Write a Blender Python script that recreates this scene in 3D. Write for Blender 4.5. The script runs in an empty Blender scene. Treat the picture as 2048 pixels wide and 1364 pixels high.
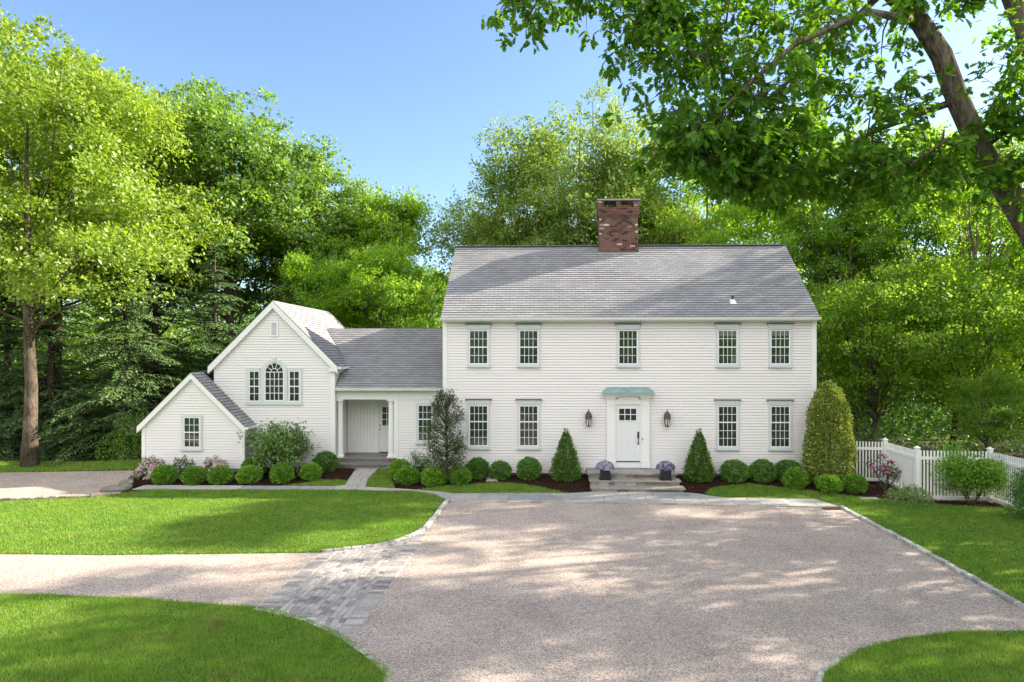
import bpy, bmesh, math, random
import numpy as np
from mathutils import Vector, Matrix

# ------------------------------------------------------------------ camera, sky, sun, exposure
scene = bpy.context.scene
COL = scene.collection
cam_d = bpy.data.cameras.new("camera")
cam_d.sensor_width = 36.0
cam_d.lens = 1365 / 2048 * 36.0
cam_d.shift_x = -46 / 2048
cam_d.shift_y = 32 / 2048
cam_d.clip_start = 0.1
cam_d.clip_end = 3000
cam = bpy.data.objects.new("camera", cam_d)
cam.location = (0, 0, 4.56)
cam.rotation_euler = (math.radians(90), 0, math.radians(1.7))
COL.objects.link(cam)
scene.camera = cam

FILL_CLOUD = (7.9, 7.75, 7.85)  # radiance of the added cloud that fills the shaded house front
SUN_EL, SUN_AZ = math.radians(30), math.radians(72.5)
world = bpy.data.worlds.new("World")
scene.world = world
world.use_nodes = True
wn = world.node_tree
bg = wn.nodes["Background"]
sky = wn.nodes.new("ShaderNodeTexSky")
sky.sky_type = 'NISHITA'
sky.sun_disc = False
sky.sun_elevation = SUN_EL
sky.sun_rotation = SUN_AZ
sky.air_density = 1.0
sky.dust_density = 1.0
sky.ozone_density = 3.5
# unseen white cloud added behind the camera, brightening the shaded front; clear blue north
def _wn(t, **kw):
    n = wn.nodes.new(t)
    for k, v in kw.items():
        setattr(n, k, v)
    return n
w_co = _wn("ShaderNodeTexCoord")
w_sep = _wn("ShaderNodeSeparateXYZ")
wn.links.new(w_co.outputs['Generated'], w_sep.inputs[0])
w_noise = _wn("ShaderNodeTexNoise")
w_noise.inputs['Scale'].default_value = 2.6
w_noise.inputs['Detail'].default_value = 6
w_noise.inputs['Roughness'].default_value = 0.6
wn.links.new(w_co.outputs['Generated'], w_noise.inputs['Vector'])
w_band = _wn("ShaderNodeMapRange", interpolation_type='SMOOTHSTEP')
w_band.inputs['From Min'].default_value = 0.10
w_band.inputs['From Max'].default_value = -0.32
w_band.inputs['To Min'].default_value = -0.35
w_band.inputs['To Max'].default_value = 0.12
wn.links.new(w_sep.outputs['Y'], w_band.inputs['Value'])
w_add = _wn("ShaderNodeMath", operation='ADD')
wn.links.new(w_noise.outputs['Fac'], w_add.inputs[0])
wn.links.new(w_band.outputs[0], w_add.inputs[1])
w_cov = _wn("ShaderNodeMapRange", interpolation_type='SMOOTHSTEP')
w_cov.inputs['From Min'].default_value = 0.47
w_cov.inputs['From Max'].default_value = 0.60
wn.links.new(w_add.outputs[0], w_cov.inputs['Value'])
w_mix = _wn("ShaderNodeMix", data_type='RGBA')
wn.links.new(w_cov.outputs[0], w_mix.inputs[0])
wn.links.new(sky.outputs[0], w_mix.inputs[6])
w_mix.inputs[7].default_value = (FILL_CLOUD[0], FILL_CLOUD[1], FILL_CLOUD[2], 1)
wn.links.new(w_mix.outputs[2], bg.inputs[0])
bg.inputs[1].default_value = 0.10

sun_d = bpy.data.lights.new("sun", 'SUN')
sun_d.energy = 5.0
sun_d.angle = math.radians(0.55)
sun_d.color = (1.0, 0.90, 0.74)
sun = bpy.data.objects.new("sun", sun_d)
sdir = Vector((math.sin(SUN_AZ) * math.cos(SUN_EL), math.cos(SUN_AZ) * math.cos(SUN_EL), math.sin(SUN_EL)))
sun.rotation_euler = (sdir).to_track_quat('Z', 'Y').to_euler()
sun.location = (30, 30, 40)
COL.objects.link(sun)

vs = scene.view_settings
vs.view_transform = 'Standard'
vs.look = 'None'
vs.exposure = 1.6
vs.gamma = 1.0
vs.use_curve_mapping = False
scene.cycles.max_bounces = 7
scene.cycles.diffuse_bounces = 4
scene.cycles.glossy_bounces = 3
scene.cycles.transmission_bounces = 4
scene.cycles.transparent_max_bounces = 4
scene.cycles.sample_clamp_indirect = 6
scene.cycles.use_denoising = True
try:
    scene.cycles.denoiser = 'OPENIMAGEDENOISE'
    scene.cycles.denoising_input_passes = 'RGB_ALBEDO_NORMAL'
except Exception:
    pass

# ------------------------------------------------------------------ materials
def new_mat(name):
    m = bpy.data.materials.new(name)
    m.use_nodes = True
    nt = m.node_tree
    nt.nodes.clear()
    out = nt.nodes.new("ShaderNodeOutputMaterial")
    return m, nt, out

def nd(nt, typ, **kw):
    n = nt.nodes.new(typ)
    for k, v in kw.items():
        setattr(n, k, v)
    return n

def setin(n, **kw):
    for k, v in kw.items():
        n.inputs[k.replace('_', ' ')].default_value = v

def c4(c):
    return (c[0], c[1], c[2], 1.0)

def ramp(nt, stops):
    r = nd(nt, "ShaderNodeValToRGB")
    el = r.color_ramp.elements
    while len(el) > len(stops):
        el.remove(el[-1])
    while len(el) < len(stops):
        el.new(0.5)
    for e, (p, c) in zip(el, stops):
        e.position = p
        e.color = c4(c)
    return r

def mixrgb(nt, fac, a, b, blend='MIX'):
    m = nd(nt, "ShaderNodeMix", data_type='RGBA', blend_type=blend)
    for sock, val in ((m.inputs[0], fac), (m.inputs[6], a), (m.inputs[7], b)):
        if hasattr(val, 'links'):
            nt.links.new(val, sock)
        elif isinstance(val, (int, float)):
            sock.default_value = val
        else:
            sock.default_value = c4(val)
    return m.outputs[2]

def noise(nt, coord, scale, detail=4, rough=0.55, dist=0.0):
    n = nd(nt, "ShaderNodeTexNoise")
    setin(n, Scale=scale, Detail=detail, Roughness=rough, Distortion=dist)
    nt.links.new(coord, n.inputs['Vector'])
    return n.outputs['Fac']

def objco(nt, scale=None):
    t = nd(nt, "ShaderNodeTexCoord")
    if scale is None:
        return t.outputs['Object']
    mp = nd(nt, "ShaderNodeMapping")
    mp.inputs['Scale'].default_value = scale
    nt.links.new(t.outputs['Object'], mp.inputs['Vector'])
    return mp.outputs[0]

def bump(nt, h, strength, dist):
    b = nd(nt, "ShaderNodeBump")
    setin(b, Strength=strength, Distance=dist)
    nt.links.new(h, b.inputs['Height'])
    return b.outputs[0]

def principled(nt, out, color, rough=0.6, normal=None, spec=0.5, metallic=0.0):
    p = nd(nt, "ShaderNodeBsdfPrincipled")
    if hasattr(color, 'links'):
        nt.links.new(color, p.inputs['Base Color'])
    else:
        p.inputs['Base Color'].default_value = c4(color)
    if hasattr(rough, 'links'):
        nt.links.new(rough, p.inputs['Roughness'])
    else:
        p.inputs['Roughness'].default_value = rough
    p.inputs['Specular IOR Level'].default_value = spec
    p.inputs['Metallic'].default_value = metallic
    if normal is not None:
        nt.links.new(normal, p.inputs['Normal'])
    nt.links.new(p.outputs[0], out.inputs[0])
    return p

def mat_plain(name, color, rough=0.55, var=0.08, scale=3.0, spec=0.4, bmp=0.0, metallic=0.0):
    m, nt, out = new_mat(name)
    co = objco(nt)
    f = noise(nt, co, scale)
    col = mixrgb(nt, f, [c * (1 - var) for c in color], [min(1, c * (1 + var)) for c in color])
    nrm = bump(nt, noise(nt, co, scale * 12), bmp, 0.01) if bmp else None
    principled(nt, out, col, rough, nrm, spec, metallic)
    return m

def mat_siding(name, color):
    m, nt, out = new_mat(name)
    uv = nd(nt, "ShaderNodeUVMap").outputs[0]
    mp = nd(nt, "ShaderNodeMapping")
    mp.inputs['Scale'].default_value = (0.35, 9.85, 1)
    nt.links.new(uv, mp.inputs[0])
    f = noise(nt, mp.outputs[0], 1.0, 2)
    f2 = noise(nt, objco(nt), 0.6, 3)
    c1 = mixrgb(nt, f, [c * 0.90 for c in color], [min(1, c * 1.05) for c in color])
    col = mixrgb(nt, f2, c1, [color[0] * 0.92, color[1] * 0.925, color[2] * 0.93])
    principled(nt, out, col, 0.5, None, 0.35)
    return m

def mat_shingle(name, expo):
    m, nt, out = new_mat(name)
    uv = nd(nt, "ShaderNodeUVMap").outputs[0]
    b = nd(nt, "ShaderNodeTexBrick")
    b.offset = 0.5
    b.offset_frequency = 2
    setin(b, Scale=1.0, Mortar_Size=0.012, Mortar_Smooth=0.2, Bias=0.0, Brick_Width=0.31, Row_Height=expo)
    b.inputs['Color1'].default_value = c4((0.225, 0.235, 0.255))
    b.inputs['Color2'].default_value = c4((0.355, 0.36, 0.37))
    b.inputs['Mortar'].default_value = c4((0.12, 0.12, 0.13))
    nt.links.new(uv, b.inputs['Vector'])
    st = noise(nt, uv, 0.55, 5, 0.6, 0.3)
    str_ = ramp(nt, [(0.36, (0.74, 0.735, 0.76)), (0.62, (1, 1, 1))])
    nt.links.new(st, str_.inputs[0])
    col = mixrgb(nt, 1.0, b.outputs[0], str_.outputs[0], 'MULTIPLY')
    fine = noise(nt, uv, 60, 2)
    col2 = mixrgb(nt, 0.35, col, mixrgb(nt, fine, (0.12, 0.12, 0.13), (0.5, 0.49, 0.47)))
    nrm = bump(nt, fine, 0.4, 0.004)
    principled(nt, out, col2, 0.9, nrm, 0.2)
    return m

def mat_brick(name):
    m, nt, out = new_mat(name)
    uv = nd(nt, "ShaderNodeUVMap").outputs[0]
    b = nd(nt, "ShaderNodeTexBrick")
    setin(b, Scale=1.0, Mortar_Size=0.008, Mortar_Smooth=0.3, Bias=-0.1, Brick_Width=0.21, Row_Height=0.072)
    b.inputs['Color1'].default_value = c4((0.185, 0.075, 0.052))
    b.inputs['Color2'].default_value = c4((0.10, 0.045, 0.036))
    b.inputs['Mortar'].default_value = c4((0.21, 0.18, 0.155))
    nt.links.new(uv, b.inputs['Vector'])
    # one random value per brick for the few black and the few whitish bricks
    b2 = nd(nt, "ShaderNodeTexBrick")
    setin(b2, Scale=1.0, Mortar_Size=0.0, Bias=0.0, Brick_Width=0.21, Row_Height=0.072)
    b2.inputs['Color1'].default_value = c4((0, 0, 0))
    b2.inputs['Color2'].default_value = c4((1, 1, 1))
    nt.links.new(uv, b2.inputs['Vector'])
    r1 = ramp(nt, [(0.10, (1, 1, 1)), (0.24, (0, 0, 0))])
    nt.links.new(b2.outputs[0], r1.inputs[0])
    col = mixrgb(nt, r1.outputs[0], b.outputs[0], (0.045, 0.035, 0.035))
    r2 = ramp(nt, [(0.93, (0, 0, 0)), (0.97, (1, 1, 1))])
    nt.links.new(b2.outputs[0], r2.inputs[0])
    col = mixrgb(nt, r2.outputs[0], col, (0.50, 0.44, 0.40))
    soot = noise(nt, uv, 1.6, 4)
    sr = ramp(nt, [(0.45, (1, 1, 1)), (0.7, (0.45, 0.42, 0.42))])
    nt.links.new(soot, sr.inputs[0])
    col = mixrgb(nt, 0.8, col, sr.outputs[0], 'MULTIPLY')
    nrm = bump(nt, b.outputs['Fac'], -0.6, 0.01)
    principled(nt, out, col, 0.9, nrm, 0.2)
    return m

def mat_gravel(name):
    m, nt, out = new_mat(name)
    co = objco(nt)
    v = nd(nt, "ShaderNodeTexVoronoi")
    setin(v, Scale=70.0, Randomness=1.0)
    nt.links.new(co, v.inputs['Vector'])
    sep = nd(nt, "ShaderNodeSeparateColor")
    nt.links.new(v.outputs['Color'], sep.inputs[0])
    r = ramp(nt, [(0.0, (0.14, 0.12, 0.11)), (0.14, (0.32, 0.265, 0.23)), (0.45, (0.52, 0.43, 0.365)),
                  (0.75, (0.59, 0.50, 0.43)), (1.0, (0.80, 0.72, 0.645))])
    nt.links.new(sep.outputs[0], r.inputs[0])
    big = noise(nt, co, 0.7, 5, 0.65)
    col = mixrgb(nt, 1.0, r.outputs[0], ramp_out(nt, big, (0.80, 0.77, 0.77), (1.08, 1.06, 1.05)), 'MULTIPLY')
    mid = noise(nt, co, 9, 4, 0.7)
    col = mixrgb(nt, 1.0, col, ramp_out(nt, mid, (0.88, 0.87, 0.87), (1.10, 1.10, 1.10)), 'MULTIPLY')
    dd = nd(nt, "ShaderNodeMath", operation='SUBTRACT')
    dd.inputs[0].default_value = 1.0
    nt.links.new(v.outputs['Distance'], dd.inputs[1])
    nrm = bump(nt, dd.outputs[0], 0.8, 0.02)
    principled(nt, out, col, 0.95, nrm, 0.2)
    return m

def ramp_out(nt, fac, a, b, lo=0.3, hi=0.7):
    r = ramp(nt, [(lo, a), (hi, b)])
    nt.links.new(fac, r.inputs[0])
    return r.outputs[0]

def mat_ground(name, a, b, scale=1.5, fine=20, bmp=0.6):
    m, nt, out = new_mat(name)
    co = objco(nt)
    f = noise(nt, co, scale, 5, 0.65)
    f2 = noise(nt, co, fine, 4, 0.7)
    col = mixrgb(nt, f, a, b)
    col = mixrgb(nt, 1.0, col, ramp_out(nt, f2, (0.5, 0.5, 0.5), (1.4, 1.4, 1.4)), 'MULTIPLY')
    nrm = bump(nt, f2, bmp, 0.03)
    principled(nt, out, col, 0.95, nrm, 0.15)
    return m

def mat_island(name, stops, rough=0.8, fine=25, bmp=0.3, spec=0.3, dirt=0.25):
    """One colour per loose piece (stone, slab, chip) picked from the ramp."""
    m, nt, out = new_mat(name)
    g = nd(nt, "ShaderNodeNewGeometry")
    r = ramp(nt, stops)
    nt.links.new(g.outputs['Random Per Island'], r.inputs[0])
    co = objco(nt)
    f = noise(nt, co, fine, 4, 0.65)
    f1 = noise(nt, co, 2.2, 4, 0.65)
    col = mixrgb(nt, 1.0, r.outputs[0], ramp_out(nt, f, (1 - dirt,) * 3, (1 + dirt * .6,) * 3), 'MULTIPLY')
    col = mixrgb(nt, 1.0, col, ramp_out(nt, f1, (1 - dirt * .7, 1 - dirt * .75, 1 - dirt * .8), (1.05,) * 3), 'MULTIPLY')
    nrm = bump(nt, f, bmp, 0.01)
    principled(nt, out, col, rough, nrm, spec)
    return m

def mat_leaf(name, c_a, c_b, t_a, t_b, trans=0.45, gloss=0.06, rough=0.45, patch=False):
    m, nt, out = new_mat(name)
    g = nd(nt, "ShaderNodeNewGeometry")
    oi = nd(nt, "ShaderNodeObjectInfo")
    rnd = g.outputs['Random Per Island']
    add = nd(nt, "ShaderNodeMath", operation='MULTIPLY_ADD')
    nt.links.new(oi.outputs['Random'], add.inputs[0])
    add.inputs[1].default_value = 0.35
    add.inputs[2].default_value = -0.17
    f = nd(nt, "ShaderNodeMath", operation='ADD', use_clamp=True)
    nt.links.new(rnd, f.inputs[0])
    nt.links.new(add.outputs[0], f.inputs[1])
    cd = mixrgb(nt, f.outputs[0], c_a, c_b)
    ct = mixrgb(nt, f.outputs[0], t_a, t_b)
    if patch:      # drier, yellower and a few brownish places in the lawn
        co = objco(nt)
        pn = ramp_out(nt, noise(nt, co, 0.9, 5, 0.65), (0, 0, 0), (0.6, 0.6, 0.6), .40, .66)
        cd = mixrgb(nt, pn, cd, (0.35, 0.43, 0.10))
        ct = mixrgb(nt, pn, ct, (0.30, 0.38, 0.05))
        pb = ramp_out(nt, noise(nt, co, 0.75, 2, 0.5), (0, 0, 0), (0.7, 0.7, 0.7), .70, .76)
        cd = mixrgb(nt, pb, cd, (0.26, 0.17, 0.06))
        pd = ramp_out(nt, noise(nt, co, 3.5, 4, 0.7), (0.62, 0.66, 0.7), (1.1, 1.08, 1.0), .35, .65)
        cd = mixrgb(nt, 1.0, cd, pd, 'MULTIPLY')
    d = nd(nt, "ShaderNodeBsdfDiffuse")
    t = nd(nt, "ShaderNodeBsdfTranslucent")
    gl = nd(nt, "ShaderNodeBsdfGlossy")
    gl.inputs['Roughness'].default_value = rough
    gl.inputs['Color'].default_value = (0.9, 0.95, 0.9, 1)
    nt.links.new(cd, d.inputs[0])
    nt.links.new(ct, t.inputs[0])
    m1 = nd(nt, "ShaderNodeMixShader")
    m1.inputs[0].default_value = trans
    nt.links.new(d.outputs[0], m1.inputs[1])
    nt.links.new(t.outputs[0], m1.inputs[2])
    m2 = nd(nt, "ShaderNodeMixShader")
    m2.inputs[0].default_value = gloss
    nt.links.new(m1.outputs[0], m2.inputs[1])
    nt.links.new(gl.outputs[0], m2.inputs[2])
    nt.links.new(m2.outputs[0], out.inputs[0])
    return m

def mat_bark(name, a, b, scale=(6, 6, 1.5)):
    m, nt, out = new_mat(name)
    co = objco(nt, scale)
    f = noise(nt, co, 2.0, 6, 0.7)
    f2 = noise(nt, objco(nt), 1.3, 3)
    col = mixrgb(nt, ramp_out(nt, f, (0, 0, 0), (1, 1, 1), 0.35, 0.65), a, b)
    col = mixrgb(nt, ramp_out(nt, f2, (0, 0, 0), (0.6, 0.6, 0.6), 0.5, 0.62), col, [min(1, b[0] * 1.35), min(1, b[1] * 1.42), min(1, b[2] * 1.38)])
    nrm = bump(nt, f, 1.0, 0.05)
    principled(nt, out, col, 0.95, nrm, 0.1)
    return m

def mat_glass(name, col=(0.012, 0.014, 0.016)):
    m, nt, out = new_mat(name)
    co = objco(nt)
    n1 = noise(nt, co, 1.1, 2)
    nrm = bump(nt, n1, 0.22, 0.05)
    c = mixrgb(nt, noise(nt, co, 2.0, 3), col, [x * 3 for x in col])
    p = principled(nt, out, c, 0.03, nrm, 1.0)
    p.inputs['Coat Weight'].default_value = 0.4
    p.inputs['Coat Roughness'].default_value = 0.03
    p.inputs['Coat IOR'].default_value = 1.65
    return m

WHITE = (0.81, 0.783, 0.778)
M = {}
M['siding'] = mat_siding('white clapboard paint', WHITE)
M['trim'] = mat_plain('white trim paint', (0.80, 0.80, 0.79), 0.45, 0.04)
M['casing'] = mat_plain('pale blue grey casing paint', (0.60, 0.635, 0.66), 0.5, 0.04)
M['sash'] = mat_plain('white sash paint', (0.82, 0.84, 0.85), 0.4, 0.03)
M['door'] = mat_plain('pale green white door paint', (0.74, 0.755, 0.76), 0.4, 0.03)
M['metal_dark'] = mat_plain('dark bronze metal', (0.06, 0.055, 0.055), 0.45, 0.3, 8, 0.5)
M['black'] = mat_plain('black paint', (0.018, 0.017, 0.02), 0.35, 0.2)
M['verdigris'] = mat_plain('verdigris copper', (0.22, 0.335, 0.335), 0.6, 0.5, 2.5, 0.4)
M['shingle'] = mat_shingle('grey asphalt shingle', 0.145)
M['brick'] = mat_brick('old red brick')
M['concrete'] = mat_plain('concrete', (0.30, 0.295, 0.285), 0.9, 0.3, 4, 0.2, 0.3)
M['glass'] = mat_glass('window glass')
M['lampglass'] = mat_plain('clear lantern glass', (0.34, 0.33, 0.30), 0.1, 0.1, 4, 0.6)
M['candle'] = mat_plain('ivory candle sleeve', (0.8, 0.78, 0.7), 0.5)
M['gravel'] = mat_gravel('pinkish gravel')
M['soil'] = mat_ground('forest floor', (0.06, 0.045, 0.028), (0.05, 0.07, 0.022), 0.4, 9)
M['turf'] = mat_ground('turf', (0.045, 0.11, 0.010), (0.07, 0.15, 0.015), 0.6, 30)
M['mulch'] = mat_ground('mulch', (0.030, 0.014, 0.009), (0.050, 0.022, 0.013), 6, 45, 1.0)
M['bluestone'] = mat_island('bluestone', [(0, (0.30, 0.31, 0.32)), (0.35, (0.40, 0.39, 0.375)), (0.7, (0.47, 0.445, 0.41)), (1, (0.36, 0.345, 0.345))], 0.75, 14, 0.25)
M['cobble'] = mat_island('granite cobble', [(0, (0.22, 0.20, 0.195)), (0.2, (0.325, 0.30, 0.285)), (0.6, (0.41, 0.375, 0.35)), (1, (0.50, 0.455, 0.415))], 0.85, 20, 0.5)
M['kerbstone'] = mat_island('pale granite kerb stone', [(0, (0.30, 0.29, 0.28)), (0.4, (0.47, 0.45, 0.42)), (1, (0.60, 0.57, 0.53))], 0.85, 20, 0.5)
M['joint'] = mat_ground('stone dust joints', (0.55, 0.49, 0.44), (0.63, 0.57, 0.51), 5, 40, 0.3)
M['fieldstone'] = mat_island('field stone', [(0, (0.16, 0.13, 0.10)), (0.4, (0.28, 0.23, 0.17)), (0.7, (0.33, 0.30, 0.27)), (1, (0.42, 0.38, 0.31))], 0.9, 12, 0.6)
M['boulder'] = mat_plain('mossy boulder', (0.20, 0.19, 0.155), 0.95, 0.5, 6, 0.2, 0.8)
M['rust'] = mat_plain('rusty iron', (0.17, 0.07, 0.04), 0.85, 0.4, 12, 0.3)
M['vinyl'] = mat_plain('white vinyl fence', (0.82, 0.82, 0.83), 0.4, 0.02)
M['bark_grey'] = mat_bark('grey brown bark', (0.035, 0.026, 0.02), (0.15, 0.118, 0.09), (9, 9, 2.2))
M['bark_pale'] = mat_bark('pale oak bark', (0.045, 0.035, 0.028), (0.27, 0.22, 0.175), (9, 9, 2.0))
M['bark_dark'] = mat_bark('dark bark', (0.03, 0.024, 0.02), (0.11, 0.09, 0.07))
M['twig'] = mat_plain('brown twig bark', (0.09, 0.065, 0.05), 0.9, 0.4, 10)
# foliage: (dark, light) reflect, (dark, light) transmit
M['leaf_oak'] = mat_leaf('bright oak leaf', (0.10, 0.19, 0.012), (0.26, 0.36, 0.03), (0.22, 0.38, 0.012), (0.46, 0.60, 0.04), 0.45, 0.04)
M['leaf_maple'] = mat_leaf('maple leaf', (0.075, 0.165, 0.022), (0.20, 0.32, 0.045), (0.17, 0.34, 0.02), (0.38, 0.56, 0.05), 0.48, 0.04)
M['leaf_ash'] = mat_leaf('ash leaf', (0.10, 0.185, 0.03), (0.28, 0.37, 0.055), (0.24, 0.39, 0.03), (0.48, 0.60, 0.06), 0.48, 0.05)
M['leaf_lime'] = mat_leaf('yellow green leaf', (0.10, 0.22, 0.015), (0.25, 0.40, 0.03), (0.28, 0.54, 0.015), (0.54, 0.76, 0.035), 0.56, 0.03)
M['leaf_beech'] = mat_leaf('beech leaf', (0.05, 0.14, 0.016), (0.22, 0.36, 0.024), (0.15, 0.37, 0.014), (0.52, 0.70, 0.03), 0.55, 0.03)
M['leaf_dark'] = mat_leaf('deep green oak leaf', (0.05, 0.15, 0.014), (0.13, 0.26, 0.022), (0.12, 0.32, 0.010), (0.36, 0.58, 0.025), 0.52, 0.02)  # deeper, less yellow green than the other oak leaf
M['needle'] = mat_leaf('hemlock needle', (0.055, 0.13, 0.045), (0.18, 0.28, 0.09), (0.03, 0.06, 0.02), (0.07, 0.12, 0.04), 0.2, 0.05)
M['box'] = mat_leaf('boxwood leaf', (0.09, 0.23, 0.02), (0.25, 0.45, 0.035), (0.12, 0.30, 0.015), (0.28, 0.48, 0.03), 0.3, 0.04)
M['boxdeep'] = mat_leaf('deep green shrub leaf', (0.06, 0.17, 0.022), (0.17, 0.33, 0.04), (0.08, 0.22, 0.02), (0.18, 0.36, 0.03), 0.3, 0.05)
M['yew'] = mat_leaf('yew needle', (0.05, 0.15, 0.015), (0.17, 0.32, 0.025), (0.04, 0.10, 0.01), (0.12, 0.21, 0.02), 0.25, 0.05)
M['holly'] = mat_leaf('glossy holly leaf', (0.09, 0.17, 0.018), (0.40, 0.47, 0.07), (0.16, 0.22, 0.02), (0.42, 0.42, 0.06), 0.32, 0.06, 0.35)
M['olive'] = mat_leaf('olive shrub leaf', (0.10, 0.22, 0.04), (0.29, 0.42, 0.09), (0.08, 0.13, 0.03), (0.18, 0.24, 0.06), 0.3, 0.07)
M['sparse'] = mat_leaf('dusty evergreen leaf', (0.04, 0.085, 0.025), (0.12, 0.18, 0.045), (0.05, 0.08, 0.02), (0.12, 0.16, 0.04), 0.3, 0.05)
M['pinkflower'] = mat_leaf('pale pink petal', (0.62, 0.36, 0.42), (0.82, 0.66, 0.68), (0.6, 0.35, 0.4), (0.8, 0.6, 0.62), 0.3, 0.03)
M['magenta'] = mat_leaf('magenta petal', (0.45, 0.12, 0.34), (0.68, 0.30, 0.55), (0.5, 0.15, 0.4), (0.7, 0.35, 0.55), 0.3, 0.03)
M['petunia'] = mat_leaf('violet and white petal', (0.08, 0.055, 0.22), (0.60, 0.57, 0.66), (0.10, 0.06, 0.28), (0.35, 0.3, 0.5), 0.25, 0.03)
M['blade'] = mat_leaf('grass blade', (0.13, 0.28, 0.035), (0.29, 0.45, 0.065), (0.22, 0.44, 0.03), (0.40, 0.60, 0.05), 0.38, 0.015, patch=True)

# ------------------------------------------------------------------ helpers
def gz(y):
    return 0.0 if y < 22.4 else (min(y, 26.4) - 22.4) * 0.09

def gz_np(y):
    return np.clip(y - 22.4, 0, 4.0) * 0.09

class MB:
    def __init__(self):
        self.v, self.f, self.uv = [], [], []
    def face(self, pts, uvs=None):
        i = len(self.v)
        self.v.extend([tuple(p) for p in pts])
        self.f.append(tuple(range(i, i + len(pts))))
        self.uv.append(uvs)
    def mesh(self, verts, faces):
        i = len(self.v)
        self.v.extend([tuple(p) for p in verts])
        for f in faces:
            self.f.append(tuple(i + k for k in f))
            self.uv.append(None)
    def box(self, x0, x1, y0, y1, z0, z1):
        v = [(x0, y0, z0), (x1, y0, z0), (x1, y1, z0), (x0, y1, z0), (x0, y0, z1), (x1, y0, z1), (x1, y1, z1), (x0, y1, z1)]
        self.mesh(v, [(0, 3, 2, 1), (4, 5, 6, 7), (0, 1, 5, 4), (1, 2, 6, 5), (2, 3, 7, 6), (3, 0, 4, 7)])
    def frame(self, x0, x1, z0, z1, w, y0, y1):
        self.box(x0, x0 + w, y0, y1, z0, z1)
        self.box(x1 - w, x1, y0, y1, z0, z1)
        self.box(x0 + w, x1 - w, y0, y1, z0, z0 + w)
        self.box(x0 + w, x1 - w, y0, y1, z1 - w, z1)
    def prism(self, poly, y0, y1):
        """Polygon in X,Z pushed from y0 (near) to y1."""
        n = len(poly)
        v = [(x, y0, z) for x, z in poly] + [(x, y1, z) for x, z in poly]
        self.mesh(v, [tuple(range(n)), tuple(reversed(range(n, 2 * n)))] + [(i, n + i, n + (i + 1) % n, (i + 1) % n) for i in range(n)])
    def bar(self, p, q, w, d, up=(0, -1, 0)):
        p, q = Vector(p), Vector(q)
        t = (q - p).normalized()
        n = Vector(up)
        b = t.cross(n).normalized()
        n = b.cross(t).normalized()
        v = []
        for e in (p, q):
            for sb, sn in ((-1, -1), (1, -1), (1, 1), (-1, 1)):
                v.append(e + b * (sb * w / 2) + n * (sn * d / 2))
        self.mesh(v, [(0, 3, 2, 1), (4, 5, 6, 7), (0, 1, 5, 4), (1, 2, 6, 5), (2, 3, 7, 6), (3, 0, 4, 7)])
    def tube(self, pts, rad, sides=7, cap=True):
        pts = [Vector(p) for p in pts]
        n = len(pts)
        i0 = len(self.v)
        ref = Vector((0.31, 0.95, 0.05))
        for k in range(n):
            t = (pts[min(k + 1, n - 1)] - pts[max(k - 1, 0)])
            if t.length < 1e-6:
                t = Vector((0, 0, 1))
            t.normalize()
            a = t.cross(ref)
            if a.length < 0.1:
                a = t.cross(Vector((1, 0, 0)))
            a.normalize()
            b = t.cross(a)
            for s in range(sides):
                an = 2 * math.pi * s / sides
                self.v.append(tuple(pts[k] + (a * math.cos(an) + b * math.sin(an)) * rad[k]))
        for k in range(n - 1):
            for s in range(sides):
                s2 = (s + 1) % sides
                self.f.append((i0 + k * sides + s, i0 + k * sides + s2, i0 + (k + 1) * sides + s2, i0 + (k + 1) * sides + s))
                self.uv.append(None)
        if cap:
            self.f.append(tuple(i0 + s for s in reversed(range(sides))))
            self.uv.append(None)
            self.f.append(tuple(i0 + (n - 1) * sides + s for s in range(sides)))
            self.uv.append(None)
    def lathe(self, prof, cx, cy, sides=20, square=False):
        pr = []
        i0 = len(self.v)
        off = math.pi / sides if square else 0
        for r, z in prof:
            for s in range(sides):
                an = 2 * math.pi * s / sides + off
                self.v.append((cx + r * math.cos(an), cy + r * math.sin(an), z))
        for k in range(len(prof) - 1):
            for s in range(sides):
                s2 = (s + 1) % sides
                self.f.append((i0 + k * sides + s, i0 + k * sides + s2, i0 + (k + 1) * sides + s2, i0 + (k + 1) * sides + s))
                self.uv.append(None)
        self.f.append(tuple(i0 + s for s in reversed(range(sides))))
        self.uv.append(None)
        self.f.append(tuple(i0 + (len(prof) - 1) * sides + s for s in range(sides)))
        self.uv.append(None)
    def data(self, name, mat, smooth=False):
        me = bpy.data.meshes.new(name)
        me.from_pydata(self.v, [], self.f)
        uvl = me.uv_layers.new(name="UVMap")
        for pi, p in enumerate(me.polygons):
            if smooth:
                p.use_smooth = True
            given = self.uv[pi]
            n = p.normal
            for k, li in enumerate(p.loop_indices):
                if given is not None:
                    uvl.data[li].uv = given[k]
                else:
                    co = me.vertices[me.loops[li].vertex_index].co
                    if abs(n.z) > 0.8:
                        uvl.data[li].uv = (co.x, co.y)
                    elif abs(n.y) >= abs(n.x):
                        uvl.data[li].uv = (co.x, co.z)
                    else:
                        uvl.data[li].uv = (co.y, co.z)
        me.materials.append(mat)
        return me
    def build(self, name, mat, parent=None, smooth=False, label=None):
        return link(name, self.data(name, mat, smooth), parent, label)

def link(name, me, parent=None, label=None, world=True):
    o = bpy.data.objects.new(name, me)
    COL.objects.link(o)
    if parent is not None:
        o.parent = parent
        if world and parent.parent is None:
            o.location = -Vector(parent.location)
    if label:
        o['label'] = label
    return o

def tag(o, label=None, cat=None, group=None, kind=None):
    if label:
        o['label'] = label
    if cat:
        o['category'] = cat
    if group:
        o['group'] = group
    if kind:
        o['kind'] = kind
    return o

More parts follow.
